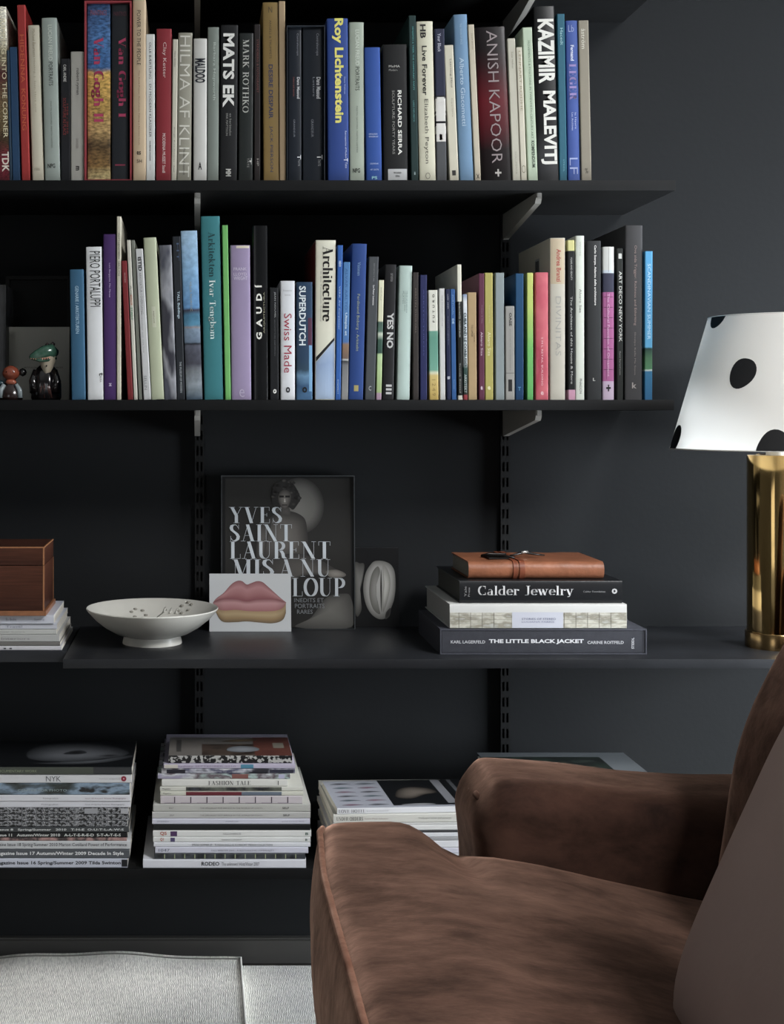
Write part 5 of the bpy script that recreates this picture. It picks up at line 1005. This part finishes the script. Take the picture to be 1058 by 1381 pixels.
blob(e, spline([(.48, .24), (.5, .42), (.6, .5), (.72, .42), (.73, .25), (.6, .16)]), '#8d9298', '#6a6f74', lambda u, v: (L_ * u, .135 * v, W + .0006), 'printed_shape')
blob(e, spline([(.44, .76), (.56, .86), (.7, .9), (.72, .8), (.58, .74)]), '#7d6a4c', '#4a3a2a', lambda u, v: (L_ * u, .135 * v, W + .0006), 'printed_shape')
# ---- pile behind the seat
z = S4; d = 2.403
pal = [('#b9bac4', 10, 448), ('#c3c4c8', 9, 452), ('#bdbcc8', 8, 449), ('#c6c6ca', 9.5, 451)]
labs = ['lilac-white bottom magazine of the pile behind the seat', 'white magazine second from the bottom behind the seat', 'cool white magazine third from the bottom behind the seat', 'white magazine fourth from the bottom behind the seat']
for (c, t, x0_), lb in zip(pal, labs):
    z, e, L_, W = Lb(x0_, 662, 1172, 1172 - t, z, d, .24, c, lb, [], G3, rz=.02)
for (x0_, t, c, lb, tx) in [
    (451, 4.5, '#8d8e90', 'thin grey magazine in the pile behind the seat', []),
    (447, 6.5, '#bfc0c4', 'white magazine below the thin dark-spined one behind the seat', []),
    (452, 3, '#3a3a3c', 'thin dark-spined magazine in the pile behind the seat', []),
    (450, 7.5, '#c4c4c2', 'white magazine with tiny centred print behind the seat', [('Anders Krisar', 520, 534, .4, .66, '#5a5a58', 's'), ('Kullman', 536, 546, .4, .66, '#2a2a2a', 'b')]),
]:
    z, e, L_, W = Lb(x0_, 655, t, 0, z, d, .235, c, lb, tx, G3, rz=.02)
target = Z(1110.5, 2.403)
z, e, L_, W = Lb(449, 655, (target - z) * F / d, 0, z, d, .235, '#b4b4b2', 'light grey magazine directly under the two topmost ones behind the seat', [], G3, rz=.02)
z, e, L_, W = Lb(450, 655, 1110.5, 1098.6, z, d, .225, '#b9b8b0', 'thick cream-white magazine under the one with figures, behind the seat', [('UNDER ORDERS', 454, 490, .3, .72, '#4a4a46', 'd'), ('Autumn Winter Collections', 492, 524, .42, .6, '#9a8a86', 's'), ('Wallpaper notes and pictures', 565, 610, .38, .62, '#7a7a74', 's')], G3, rz=.03)
z, e, L_, W = Lb(455, 655, 1098.6, 1090, z, d, .175, '#c4c5c8', 'magazine with rows of small figures on its cover, top of the pile behind the seat', [('LOVE HOTEL', 457, 493, .25, .75, '#5a5a5e', 'd'), ('collections', 495, 525, .4, .6, '#9a9a9e', 's')], G3, rz=.06)
DK = mat('#16181b', .3, coat=.3, name='cover_ink')
top_print(e, L_, .175, W, [(0, 1, 0, 1, '#a4a8b4'), (.395, 1, .06, 1, DK), (.78, .845, .12, .98, '#8d9098'), (.90, .93, .06, .98, '#5a5d62')])
for col in range(2):
    for row in range(6):
        u0 = .04 + col * .18; v0 = .06 + row * .155
        c = ['#7a3f5a', '#2f4a50', '#23262c', '#8a5a70', '#3a5c60', '#2a2a30'][(row + col * 2) % 6]
        blob(e, spline([(u0, v0 + .03), (u0 + .05, v0 + .075), (u0 + .12, v0 + .06), (u0 + .155, v0 + .03), (u0 + .1, v0 + .02), (u0 + .05, v0 + .005)], 3), c, '#8a8d98', lambda u, v: (L_ * u, .175 * v, W + .0005), 'printed_figure')
blob(e, spline([(.45, .35), (.5, .62), (.6, .72), (.72, .66), (.76, .5), (.66, .42), (.55, .28)]), '#7f756a', '#2a2724', lambda u, v: (L_ * u, .175 * v, W + .0005), 'printed_face')
blob(e, spline([(.46, .09), (.6, .12), (.68, .1), (.66, .06), (.48, .05)]), '#9a9ca0', '#6a6c70', lambda u, v: (L_ * u, .175 * v, W + .0005), 'printed_caption')
# ---- pile behind the armrest
z = S4; d = 2.405
for k, (t, c, lb) in enumerate([(30, '#4a4c50', 'dark grey bottom book of the pile behind the armrest'), (26, '#8d8c88', 'grey second book of the pile behind the armrest'), (28, '#33363c', 'black third book of the pile behind the armrest'), (20, '#9a9a94', 'pale fourth book of the pile behind the armrest')]):
    z, e, L_, W = Lb(676 + k * 2, 886 - k, t, 0, z, d, .24, c, lb, [], G4, name='book', cat='book', flush=False)
t = (Z(1054, d) - z) * F / d
z, e, L_, W = Lb(676, 890, t, 0, z, d, .205, '#5c6266', 'large book with grey-bordered dark picture cover, top of the pile behind the armrest', [], G4, name='book', cat='book', flush=False)
top_print(e, L_, .205, W, [(0, 1, 0, 1, '#6c7276'), (.0, .80, .10, .84, photo_mat(['#16201c', '#2a3a30', '#1a1e1c', '#3c4840'], 10, (1, 1, 1), 1.)), (.66, .84, .02, .09, '#aab0b4')])
blob(e, spline([(.36, .3), (.42, .55), (.52, .66), (.62, .5), (.72, .5), (.66, .34), (.5, .2)]), '#7a6a50', '#2a2c24', lambda u, v: (L_ * u, .205 * v, W + .0006), 'printed_shape')
# ---- under the wooden box
z = S3 + .001; d = 2.418
for (x1_, yb, yt, D, c, lb, tx) in [
    (83, 877, 871, .22, '#c0bfc4', 'white bottom magazine under the wooden box', [('- -', 5, 16, .3, .6, '#3a3a3e', 's')]),
    (81, 871, 865.5, .215, '#6c6a66', 'dark speckled magazine near the bottom, under the wooden box', []),
    (80, 865.5, 855.5, .215, '#a7a8a6', 'thick grey-white magazine under the wooden box', [('Interiors', 2, 40, .3, .62, '#7a7b7c', 's')]),
    (76, 855.5, 848.5, .205, '#b2b4b0', 'pale grey magazine in the middle, under the wooden box', [('Design Quarterly', 0, 34, .35, .62, '#8a8c8a', 's')]),
    (77, 848.5, 841, .20, '#b9bcc6', 'bluish magazine second from the top, under the wooden box', [('Travel', 8, 30, .3, .7, '#7c8090', 's')]),
]:
    z, e, L_, W = Lb(-70, x1_, yb, yt, z, d, D, c, lb, tx, G5)
t = (bz - .0001 - z) * F / d
z, e, L_, W = Lb(-70, 72.5, t, 0, z, d - .004, .185, '#bcc0cc', 'top pale blue magazine directly under the wooden box', [('Bo Bedre', 8, 22, .35, .7, '#7c8090', 's'), ('Spring', 46, 60, .35, .65, '#8c90a0', 's')], G5)
# move the box to rest exactly on it
box.location.z = z + .0003

# ================================================================ books on the desk
GD = 'books stacked on the desk'
d = 2.383; z = S3 + .0002; sc = d / F
# boxed book: slipcase with the volume's spine set into it
L_ = (873 - 594) * sc; th = (882 - 848) * sc; D = .232
e = empty('boxed_book', (X(594, d), d, z), label='dark grey boxed book with white capitals, bottom of the desk stack', cat='book', group=GD)
BKM = mat('#3e404a', .62, noise=.10, scale=90, bump=.2, bscale=500, name='dark_grey_bookcloth'); t = .0024
b = MB(); b.box(0, L_, 0, D, 0, t); b.box(0, L_, 0, D, th - t, th); b.box(0, t, 0, D, t, th - t); b.box(L_ - t, L_, 0, D, t, th - t); b.box(t, L_ - t, D - t, D, t, th - t)
b.build('case', BKM, e)
b = MB(); b.box(t * 1.15, L_ - t * 1.15, .0015, D - t * 1.3, t * 1.1, th - t * 1.1, .0012); v_ = b.build('volume', mat('#33353d', .6, noise=.10, scale=90, bump=.2, bscale=500, name='grey_bookcloth'), e)
for s_, a0, a1, h0, h1, c, f_ in (('THE LITTLE BLACK JACKET', 660, 788, .40, .60, '#d6d8dc', 'x'), ('KARL LAGERFELD', 608.5, 655, .43, .55, '#b9bbc0', 'b'), ('CARINE ROITFELD', 793, 842, .41, .53, '#b9bbc0', 'b')):
    letter(v_, s_, (a0 - 594) * sc, (a1 - 594) * sc, th * h0, th * h1, c, f_, 'flat', yf=lambda x: .0014)
letter(v_, 'STEIDL', (852.5 - 594) * sc, (856 - 594) * sc, th * .22, th * .66, '#b9bbc0', 'b', 'up', yf=lambda x: .0014)
z += th
def desk_book(x0, x1, yb, yt, D, m, label, texts, d, pages=PAPER, bulge=.002, name='book', **k):
    global z
    z, e, L_, W = Lb(x0, x1, yb, yt, z, d, D, m, label, texts, GD, flush=False, bulge=bulge, pages=pages, name=name, cat='book', **k); return e, L_, W
e, L_, W = desk_book(607, 846, 848, 815, .258, mat('#c4c4c0', .45, noise=.03, scale=20, name='white_jacket'), 'thick white book with gridded pale spine picture, second from bottom of the desk stack', [], 2.388, mat('#b4b2ac', .9, name='grey_paper'), bulge=.001)
sc = 2.388 / F
GRID = photo_mat(['#a9a38c', '#c4c2b4', '#8f8a78', '#b8bab4'], 30, (1, 1, 2.5), 3., (.3, .7))
yy = .0006
def fl(e, a0, a1, v0, v1, c, k=0, nm='printed_panel'):
    mm = ink(c) if isinstance(c, str) else c
    Y = -.0002 - k * .00012
    return mk(nm, [(a0, Y, v0), (a1, Y, v0), (a1, Y, v1), (a0, Y, v1)], [(0, 1, 2, 3)], mm, e)
fl(e, .0005, L_ - .0005, W * .03, W * .66, GRID)
for k in range(14):
    a = .016 + k * .0212 
    if .083 < a < .152: continue
    fl(e, a, a + .0009, W * .03, W * .66, '#5c594e', 1, 'printed_line')
for v0 in (.2, .36, .52): fl(e, .0005, L_ - .0005, W * v0, W * (v0 + .018), '#8c897c', 1, 'printed_line')
fl(e, (691 - 607) * sc, (760 - 607) * sc, W * .03, W * .68, '#b9bcc8', 2)
letter(e, 'STORIES OF STEREO', (704 - 607) * sc, (750 - 607) * sc, W * .36, W * .44, '#5a6080', 's', 'flat', yf=lambda x: -.0004)
letter(e, 'LUCIANA FABRIS', (704 - 607) * sc, (748 - 607) * sc, W * .25, W * .31, '#7a80a0', 's', 'flat', yf=lambda x: -.0004)
e, L_, W = desk_book(620.4, 840, 816.7, 786.3, .232, mat('#141619', .4, coat=.25, name='black_jacket'), 'black book with white serif title, third from bottom of the desk stack',
    [('Calder Jewelry', 645, 774, .28, .78, '#d0d0d0', 'd'), ('Calder Foundation', 787, 817, .48, .56, '#8c8c8c', 's'), ('o', 825.5, 833, .42, .66, '#b0b0b0', 'x')], 2.40, mat('#55554f', .9, name='dark_page_edges'), bulge=.0015)
sc = 2.40 / F
letter(e, 'Yale', (626.5 - 620.4) * sc, (629.5 - 620.4) * sc, W * .3, W * .75, '#8c8c8c', 's', 'up', yf=lambda x: -.0004); letter(e, 'Press', (631.5 - 620.4) * sc, (634 - 620.4) * sc, W * .3, W * .7, '#8c8c8c', 's', 'up', yf=lambda x: -.0004)
# leather journal: soft rounded cover wrapped around a page block
d = 2.42; sc = d / F; L_ = (815.6 - 632.6) * sc; th = (785.6 - 762) * sc; D = .165
LEA = mat('#8f5330', .42, noise=.22, scale=22, bump=.3, bscale=140, name='tan_leather')
e = empty('leather_journal', (X(632.6, d), d, z + .0003), label='tan leather journal tied with a dark cord, top of the desk stack', cat='journal', group=GD)
def sec(o):   # y,z outline of the wrapped cover, o = outward offset
    pts = [(D, th + o), (.012, th + o)] + [(.012 - (.012 + o) * math.sin(a), th / 2 + (th / 2 + o) * math.cos(a)) for a in [PI * k / 10 for k in range(1, 10)]] + [(.012, -o), (D, -o)]
    return pts
def wrap(x0, x1, o0, o1, name, m, parent, n=1, wob=0.):
    a, c = sec(o1), sec(o0); K = len(a); v = []; f = []
    for i in range(n + 1):
        x = x0 + (x1 - x0) * i / n
        for q in (a, c):
            for y, zz_ in q:
                w_ = wob * mn.noise(Vector((x * 30, y * 30, zz_ * 20))) if zz_ > th * .3 else 0
                v.append((x, y, zz_ + w_))
    for i in range(n):
        o_ = i * 2 * K; p_ = o_ + 2 * K
        for k in range(K - 1):
            f.append((o_ + k, p_ + k, p_ + k + 1, o_ + k + 1)); f.append((o_ + K + k + 1, p_ + K + k + 1, p_ + K + k, o_ + K + k))
        f.append((o_, o_ + K, p_ + K, p_)); f.append((o_ + K - 1, p_ + K - 1, p_ + 2 * K - 1, o_ + 2 * K - 1))
    for q, s_ in ((0, 1), (n * 2 * K, -1)):
        for k in range(K - 1): f.append((q + k, q + k + 1, q + K + k + 1, q + K + k)[::s_])
    o = mk(name, v, f, m, parent); autosmooth(o, 45); return o
wrap(0, L_, -.0026, -.0002, 'cover', LEA, e, 40, .0008)
b = MB(); b.box(.0015, L_ - .010, .012, D - .006, .003, th - .003, .001); b.build('pages', mat('#8f897c', .9, noise=.1, scale=300, name='old_page_edges'), e)
b = MB(); b.box(L_ - .0105, L_ - .0005, .012, D - .004, .0028, th - .0028, .004); b.build('turned_edge', LEA, e, smooth=True)
for a0, a1 in ((.082, .0895), (.0935, .1035)):
    wrap(a0, a1, .0002, .0018, 'strap', mat('#7d3d1e', .4, noise=.2, scale=60, name='strap_leather'), e)
CORD = mat('#17120f', .35, name='dark_leather_cord')
zt = th + .0022
b = MB(); b.tube([(.092, .035, zt + .001), (.075, .05, zt + .003), (.055, .06, zt + .002), (.040, .072, zt + .001), (.055, .085, zt + .003), (.085, .07, zt + .004)], [.002, .003, .0035, .003, .0025, .002], 8); b.build('cord', CORD, e, smooth=True)
b = MB(); b.tube([(.088, .05, zt + .003), (.105, .06, zt + .006), (.12, .07, zt + .0075), (.138, .075, zt + .004), (.160, .08, zt + .001)], [.002, .0024, .0026, .0022, .0014], 8); b.build('cord', CORD, e, smooth=True)
b = MB(); b.box(.045, .082, .035, .075, zt - .0015, zt + .0008, .0006); b.build('tie_flap', CORD, e)
b = MB(); b.tube([(.112, .064, zt + .0072), (.120, .069, zt + .0085), (.126, .072, zt + .008)], .0031, 10); b.build('cord_bead', mat('#a9a6a0', .25, .8, name='worn_metal'), e, smooth=True)

# ================================================================ photo book against the wall
d0 = 2.662; zb = S3 + .0002; sc = d0 / F
W_ = (479.5 - 298.5) * sc; H_ = Z(640.8, 2.685) - S3; T = .020
tilt = -math.atan2(.012, H_)
e = empty('photo_book', (X(298.5, d0), d0, zb + 0), (tilt, 0, 0), label='tall black photo book in a clear case leaning on the wall, behind the small card', cat='book')
b = MB(); b.box(.0012, W_ - .0012, .0012, T, .0012, H_ - .0012, .0006); b.build('cover', mat('#101113', .4, name='black_cover'), e)
CL, nt_, p_ = base_mat('clear_acrylic'); p_.inputs['Transmission Weight'].default_value = 1; p_.inputs['IOR'].default_value = 1.15; p_.inputs['Roughness'].default_value = .03; p_.inputs['Base Color'].default_value = (.95, .96, .97, 1)
b = MB()
for q in ((0, .0022, -.002, T, 0, H_), (W_ - .0022, W_, -.002, T, 0, H_), (.0022, W_ - .0022, -.002, T, H_ - .0022, H_), (.0022, W_ - .0022, -.002, T, 0, .0010)): b.box(*q)
b.build('clear_case', mat('#3c4042', .15, coat=.6, name='clear_case_edge'), e)
I0, I1, J0, J1 = .006, W_ - .006, .004, H_ - .006
def P3(k): return lambda px, py: ((px - 298.5) * sc, .0011 - k * .00016, (847.5 - py) * H_ / 206.7)
def poly(pts, c, k, nm='printed_shape'): return mk(nm, [P3(k)(*p) for p in pts], [tuple(range(len(pts)))], ink(c) if isinstance(c, str) else c, e)
poly([(304, 645), (474, 645), (474, 845), (304, 845)][::-1], '#232220', 0, 'printed_photo')
n_ = 36
blob(e, [(404 + 34 * math.cos(2 * PI * i / n_), 682 + 38 * math.sin(2 * PI * i / n_)) for i in range(n_)][::-1], '#74726c', '#232220', P3(1), 'printed_spotlight', .62)
blob(e, spline([(420, 832), (440, 806), (462, 800), (474, 806), (474, 845), (400, 845)][::-1]), '#6a6862', '#3c3b38', P3(1), 'printed_ground')
# seated figure of the photograph printed on the cover
blob(e, spline([(370, 694), (380, 686), (388, 688), (402, 692), (412, 700), (415, 716), (416, 740), (408, 756), (380, 762), (356, 756), (352, 730), (356, 706)]), '#66615b', '#23211f', P3(2), 'printed_figure')
blob(e, spline([(356, 700), (366, 706), (360, 730), (356, 756), (348, 765), (346, 740), (350, 712)]), '#57534e', '#262422', P3(3), 'printed_arm')
blob(e, spline([(350, 772), (370, 752), (400, 746), (430, 754), (452, 766), (466, 772), (464, 777), (440, 776), (410, 776), (370, 790)]), '#57534e', '#2a2826', P3(4), 'printed_leg')
blob(e, spline([(440, 770), (455, 768), (467, 774), (462, 778), (446, 778)]), '#8a857c', '#5c5852', P3(5), 'printed_foot')
blob(e, spline([(380, 694), (392, 694), (390, 684), (382, 684)]), '#4c4844', '#3c3936', P3(3), 'printed_neck')
blob(e, spline([(368, 664), (371, 654), (378, 649), (388, 648), (396, 652), (402, 661), (406, 672), (402, 680), (396, 687), (390, 684), (376, 684), (368, 678)]), '#2a2826', '#171615', P3(5), 'printed_hair')
rh = random.Random(11); kk = 0
while kk < 46:
    hx, hy = rh.uniform(366, 405), rh.uniform(647, 688)
    if ((hx - 387) / 19) ** 2 + ((hy - 667) / 20) ** 2 > 1 or ((hx - 385) / 9) ** 2 + ((hy - 675) / 13) ** 2 < 1: continue
    hr = rh.uniform(1.3, 2.4); g_ = rh.choice(['#3c3936', '#4a4642', '#24211f', '#171514', '#2c2927']); kk += 1
    blob(e, [(hx + hr * 1.5 * math.cos(2 * PI * i / 8 + kk), hy + hr * math.sin(2 * PI * i / 8 + kk)) for i in range(8)][::-1], g_, '#1a1817', P3(6), 'printed_curl', .5)
blob(e, spline([(377, 665), (384, 660), (392, 664), (393, 674), (388, 685), (384, 687), (379, 682), (376, 674)]), '#77726b', '#3a3632', P3(7), 'printed_face')
for gx in (380.5, 388.5): poly([(gx - 3, 668), (gx + 3, 668), (gx + 3, 670.6), (gx - 3, 670.6)][::-1], '#1a1918', 8, 'printed_glasses')
poly([(381, 680), (388, 680), (388, 681.4), (381, 681.4)][::-1], '#2c2927', 8, 'printed_mouth')
poly([(384, 672), (385.4, 672), (386, 677), (383.6, 677)][::-1], '#b0aaa0', 8, 'printed_nose')
def ysl(s, x0_, x1_, y0_, y1_, c='#c0c8ce', f_='e', k=10):
    o = letter(e, s, 0, 1, 0, 1, c, f_, 'flat'); q = P3(k)
    for v in o.data.vertices:
        u, t_ = v.co.x, v.co.z; v.co = q(x0_ + (x1_ - x0_) * u, y1_ + (y0_ - y1_) * t_)
for s_, a, b2, y0_, y1_ in (('YVES', 309, 381, 683.5, 705), ('SAINT', 310, 394, 707, 729.5), ('LAURENT', 310, 446, 730, 753), ('MIS', 313.5, 370, 754, 777), ('À', 376, 397, 749, 777), ('NU', 405, 446, 754, 777), ('LOUP', 394.5, 466, 779, 803.5)):
    ysl(s_, a, b2, y0_, y1_)
for s_, a, b2, y0_, y1_ in (('INEDITS ET', 397, 437, 806, 811.5), ('PORTRAITS', 398, 438, 813.5, 819.5), ('RARES', 401, 422, 821.5, 827)): ysl(s_, a, b2, y0_, y1_, '#7c8084', 's', 9)
# ---- card with the lips
d1 = 2.632; sc = d1 / F; CW = (393 - 282.6) * sc; CHh = (851 - 773.5) * sc
e = empty('picture_card', (X(282.6, d1), d1, S3 + .0002), (-.085, 0, 0), label='small white card with a pink sofa-like pair of lips, propped in front', cat='card')
b = MB(); b.box(0, CW, 0, .0025, 0, CHh, .0003); b.build('card', mat('#c4c8ca', .5, name='white_card'), e)
def lips():
    def cv(pts):
        pts = spline(pts, 8, False)
        def f(x):
            for (a, ya), (c, yc) in zip(pts, pts[1:]):
                if a <= x <= c: return ya + (yc - ya) * (x - a) / max(1e-6, c - a)
            return pts[0][1] if x < pts[0][0] else pts[-1][1]
        return f
    top = cv([(287.5, 812), (292, 806.5), (302, 799), (312, 788), (320, 783.2), (327, 783.5), (333, 788), (339, 786.2), (347, 783.5), (354, 784.5), (361, 790), (371, 799), (380, 807), (386.5, 812)])
    mid = cv([(287.5, 812), (300, 807.5), (318, 807.5), (333, 810.2), (348, 808), (370, 807.8), (386.5, 812)])
    low = cv([(287.5, 812.5), (292, 820), (303, 823), (318, 822), (333, 823.5), (350, 824), (370, 823.5), (381, 820), (386.5, 812.5)])
    bot = cv([(289, 817), (293, 829), (301, 838), (318, 838.5), (333, 837.5), (350, 839), (368, 840), (381, 836), (386, 826), (386.5, 814)])
    lay = [(low, bot, ['#a88a5c', '#b49a6c', '#9a7c50', '#6c5a40'], 0, 290, 386), (mid, low, ['#8a4f54', '#c08c8c', '#b47a7c', '#a46668'], 1, 287.6, 386.4), (top, mid, ['#8c5458', '#b87f80', '#a86c6e', '#8a4a50'], 1, 287.6, 386.4)]
    for fa, fb, cols, k, xa, xb in lay:
        nx, ny = 60, 12; v = []; cc = []
        for i in range(nx + 1):
            px = xa + (xb - xa) * i / nx
            for j in range(ny + 1):
                t_ = j / ny; py = fa(px) + (fb(px) - fa(px)) * t_
                v.append(((px - 282.6) * sc, -.0002 - k * .00015, (851 - py) * sc))
                q = t_ * (len(cols) - 1); a = min(len(cols) - 2, int(q)); w_ = q - a
                c0, c1 = srgb(cols[a]), srgb(cols[a + 1]); ed = .72 + .28 * min(1, min(px - xa, xb - px) / 14)
                cc.append([(c0[m_] * (1 - w_) + c1[m_] * w_) * ed for m_ in range(3)])
        f = [(i * (ny + 1) + j, i * (ny + 1) + j + 1, (i + 1) * (ny + 1) + j + 1, (i + 1) * (ny + 1) + j) for i in range(nx) for j in range(ny)]
        o = mk('printed_lip' if k else 'printed_base', v, f, vcol_mat(), e); a_ = o.data.color_attributes.new('ink', 'FLOAT_COLOR', 'POINT')
        for i, c in enumerate(cc): a_.data[i].color = (*c, 1)
lips()
# ---- dark card with the pale pod
d2_ = 2.684; sc = d2_ / F
e = empty('picture_card', (X(450, d2_), d2_, S3 + .0002), (-.03, 0, 0), label='black card with a pale grey pod-like shell, behind the photo book', cat='card')
PW, PH = (538.6 - 450) * sc, (846 - 739) * sc
b = MB(); b.box(0, PW, 0, .003, 0, PH, .0003); b.build('card', mat('#0d0e10', .4, name='black_card'), e)
q = lambda k: (lambda px, py: ((px - 450) * sc, -.0001 - k * .00014, (846 - py) * sc))
pod = [(501, 761), (506, 757), (514, 756.5), (521, 758), (528, 762), (533, 772), (534, 790), (532, 808), (527, 822), (521, 833), (512, 835), (502, 829), (495, 818), (491, 803), (490.5, 788), (494, 772)]
blob(e, spline([(478, 764), (486, 760), (492, 762), (490, 780), (486, 800), (488, 822), (480, 828)]), '#75746f', '#34332f', q(1), 'printed_pod')
blob(e, spline(pod), '#a4a39e', '#5c5b56', q(2), 'printed_pod', .75)
blob(e, spline([(510, 764), (513, 772), (508, 790), (509, 810), (513, 828), (504, 822), (499, 806), (499, 788), (503, 772)]), '#8a8984', '#57564f', q(3), 'printed_fold')
blob(e, spline([(517, 762), (524, 770), (527, 786), (524, 806), (517, 826), (516, 806), (518, 786)]), '#b4b3ac', '#77766f', q(3), 'printed_fold')
blob(e, spline([(514.5, 768), (515.6, 790), (515.3, 812), (514.5, 826), (513.8, 812), (513.4, 790)]), '#161614', '#3a3a36', q(4), 'printed_slit')
blob(e, spline([(521, 826), (527, 820), (526, 830), (520, 835)]), '#161614', '#3c3b38', q(4), 'printed_spot')
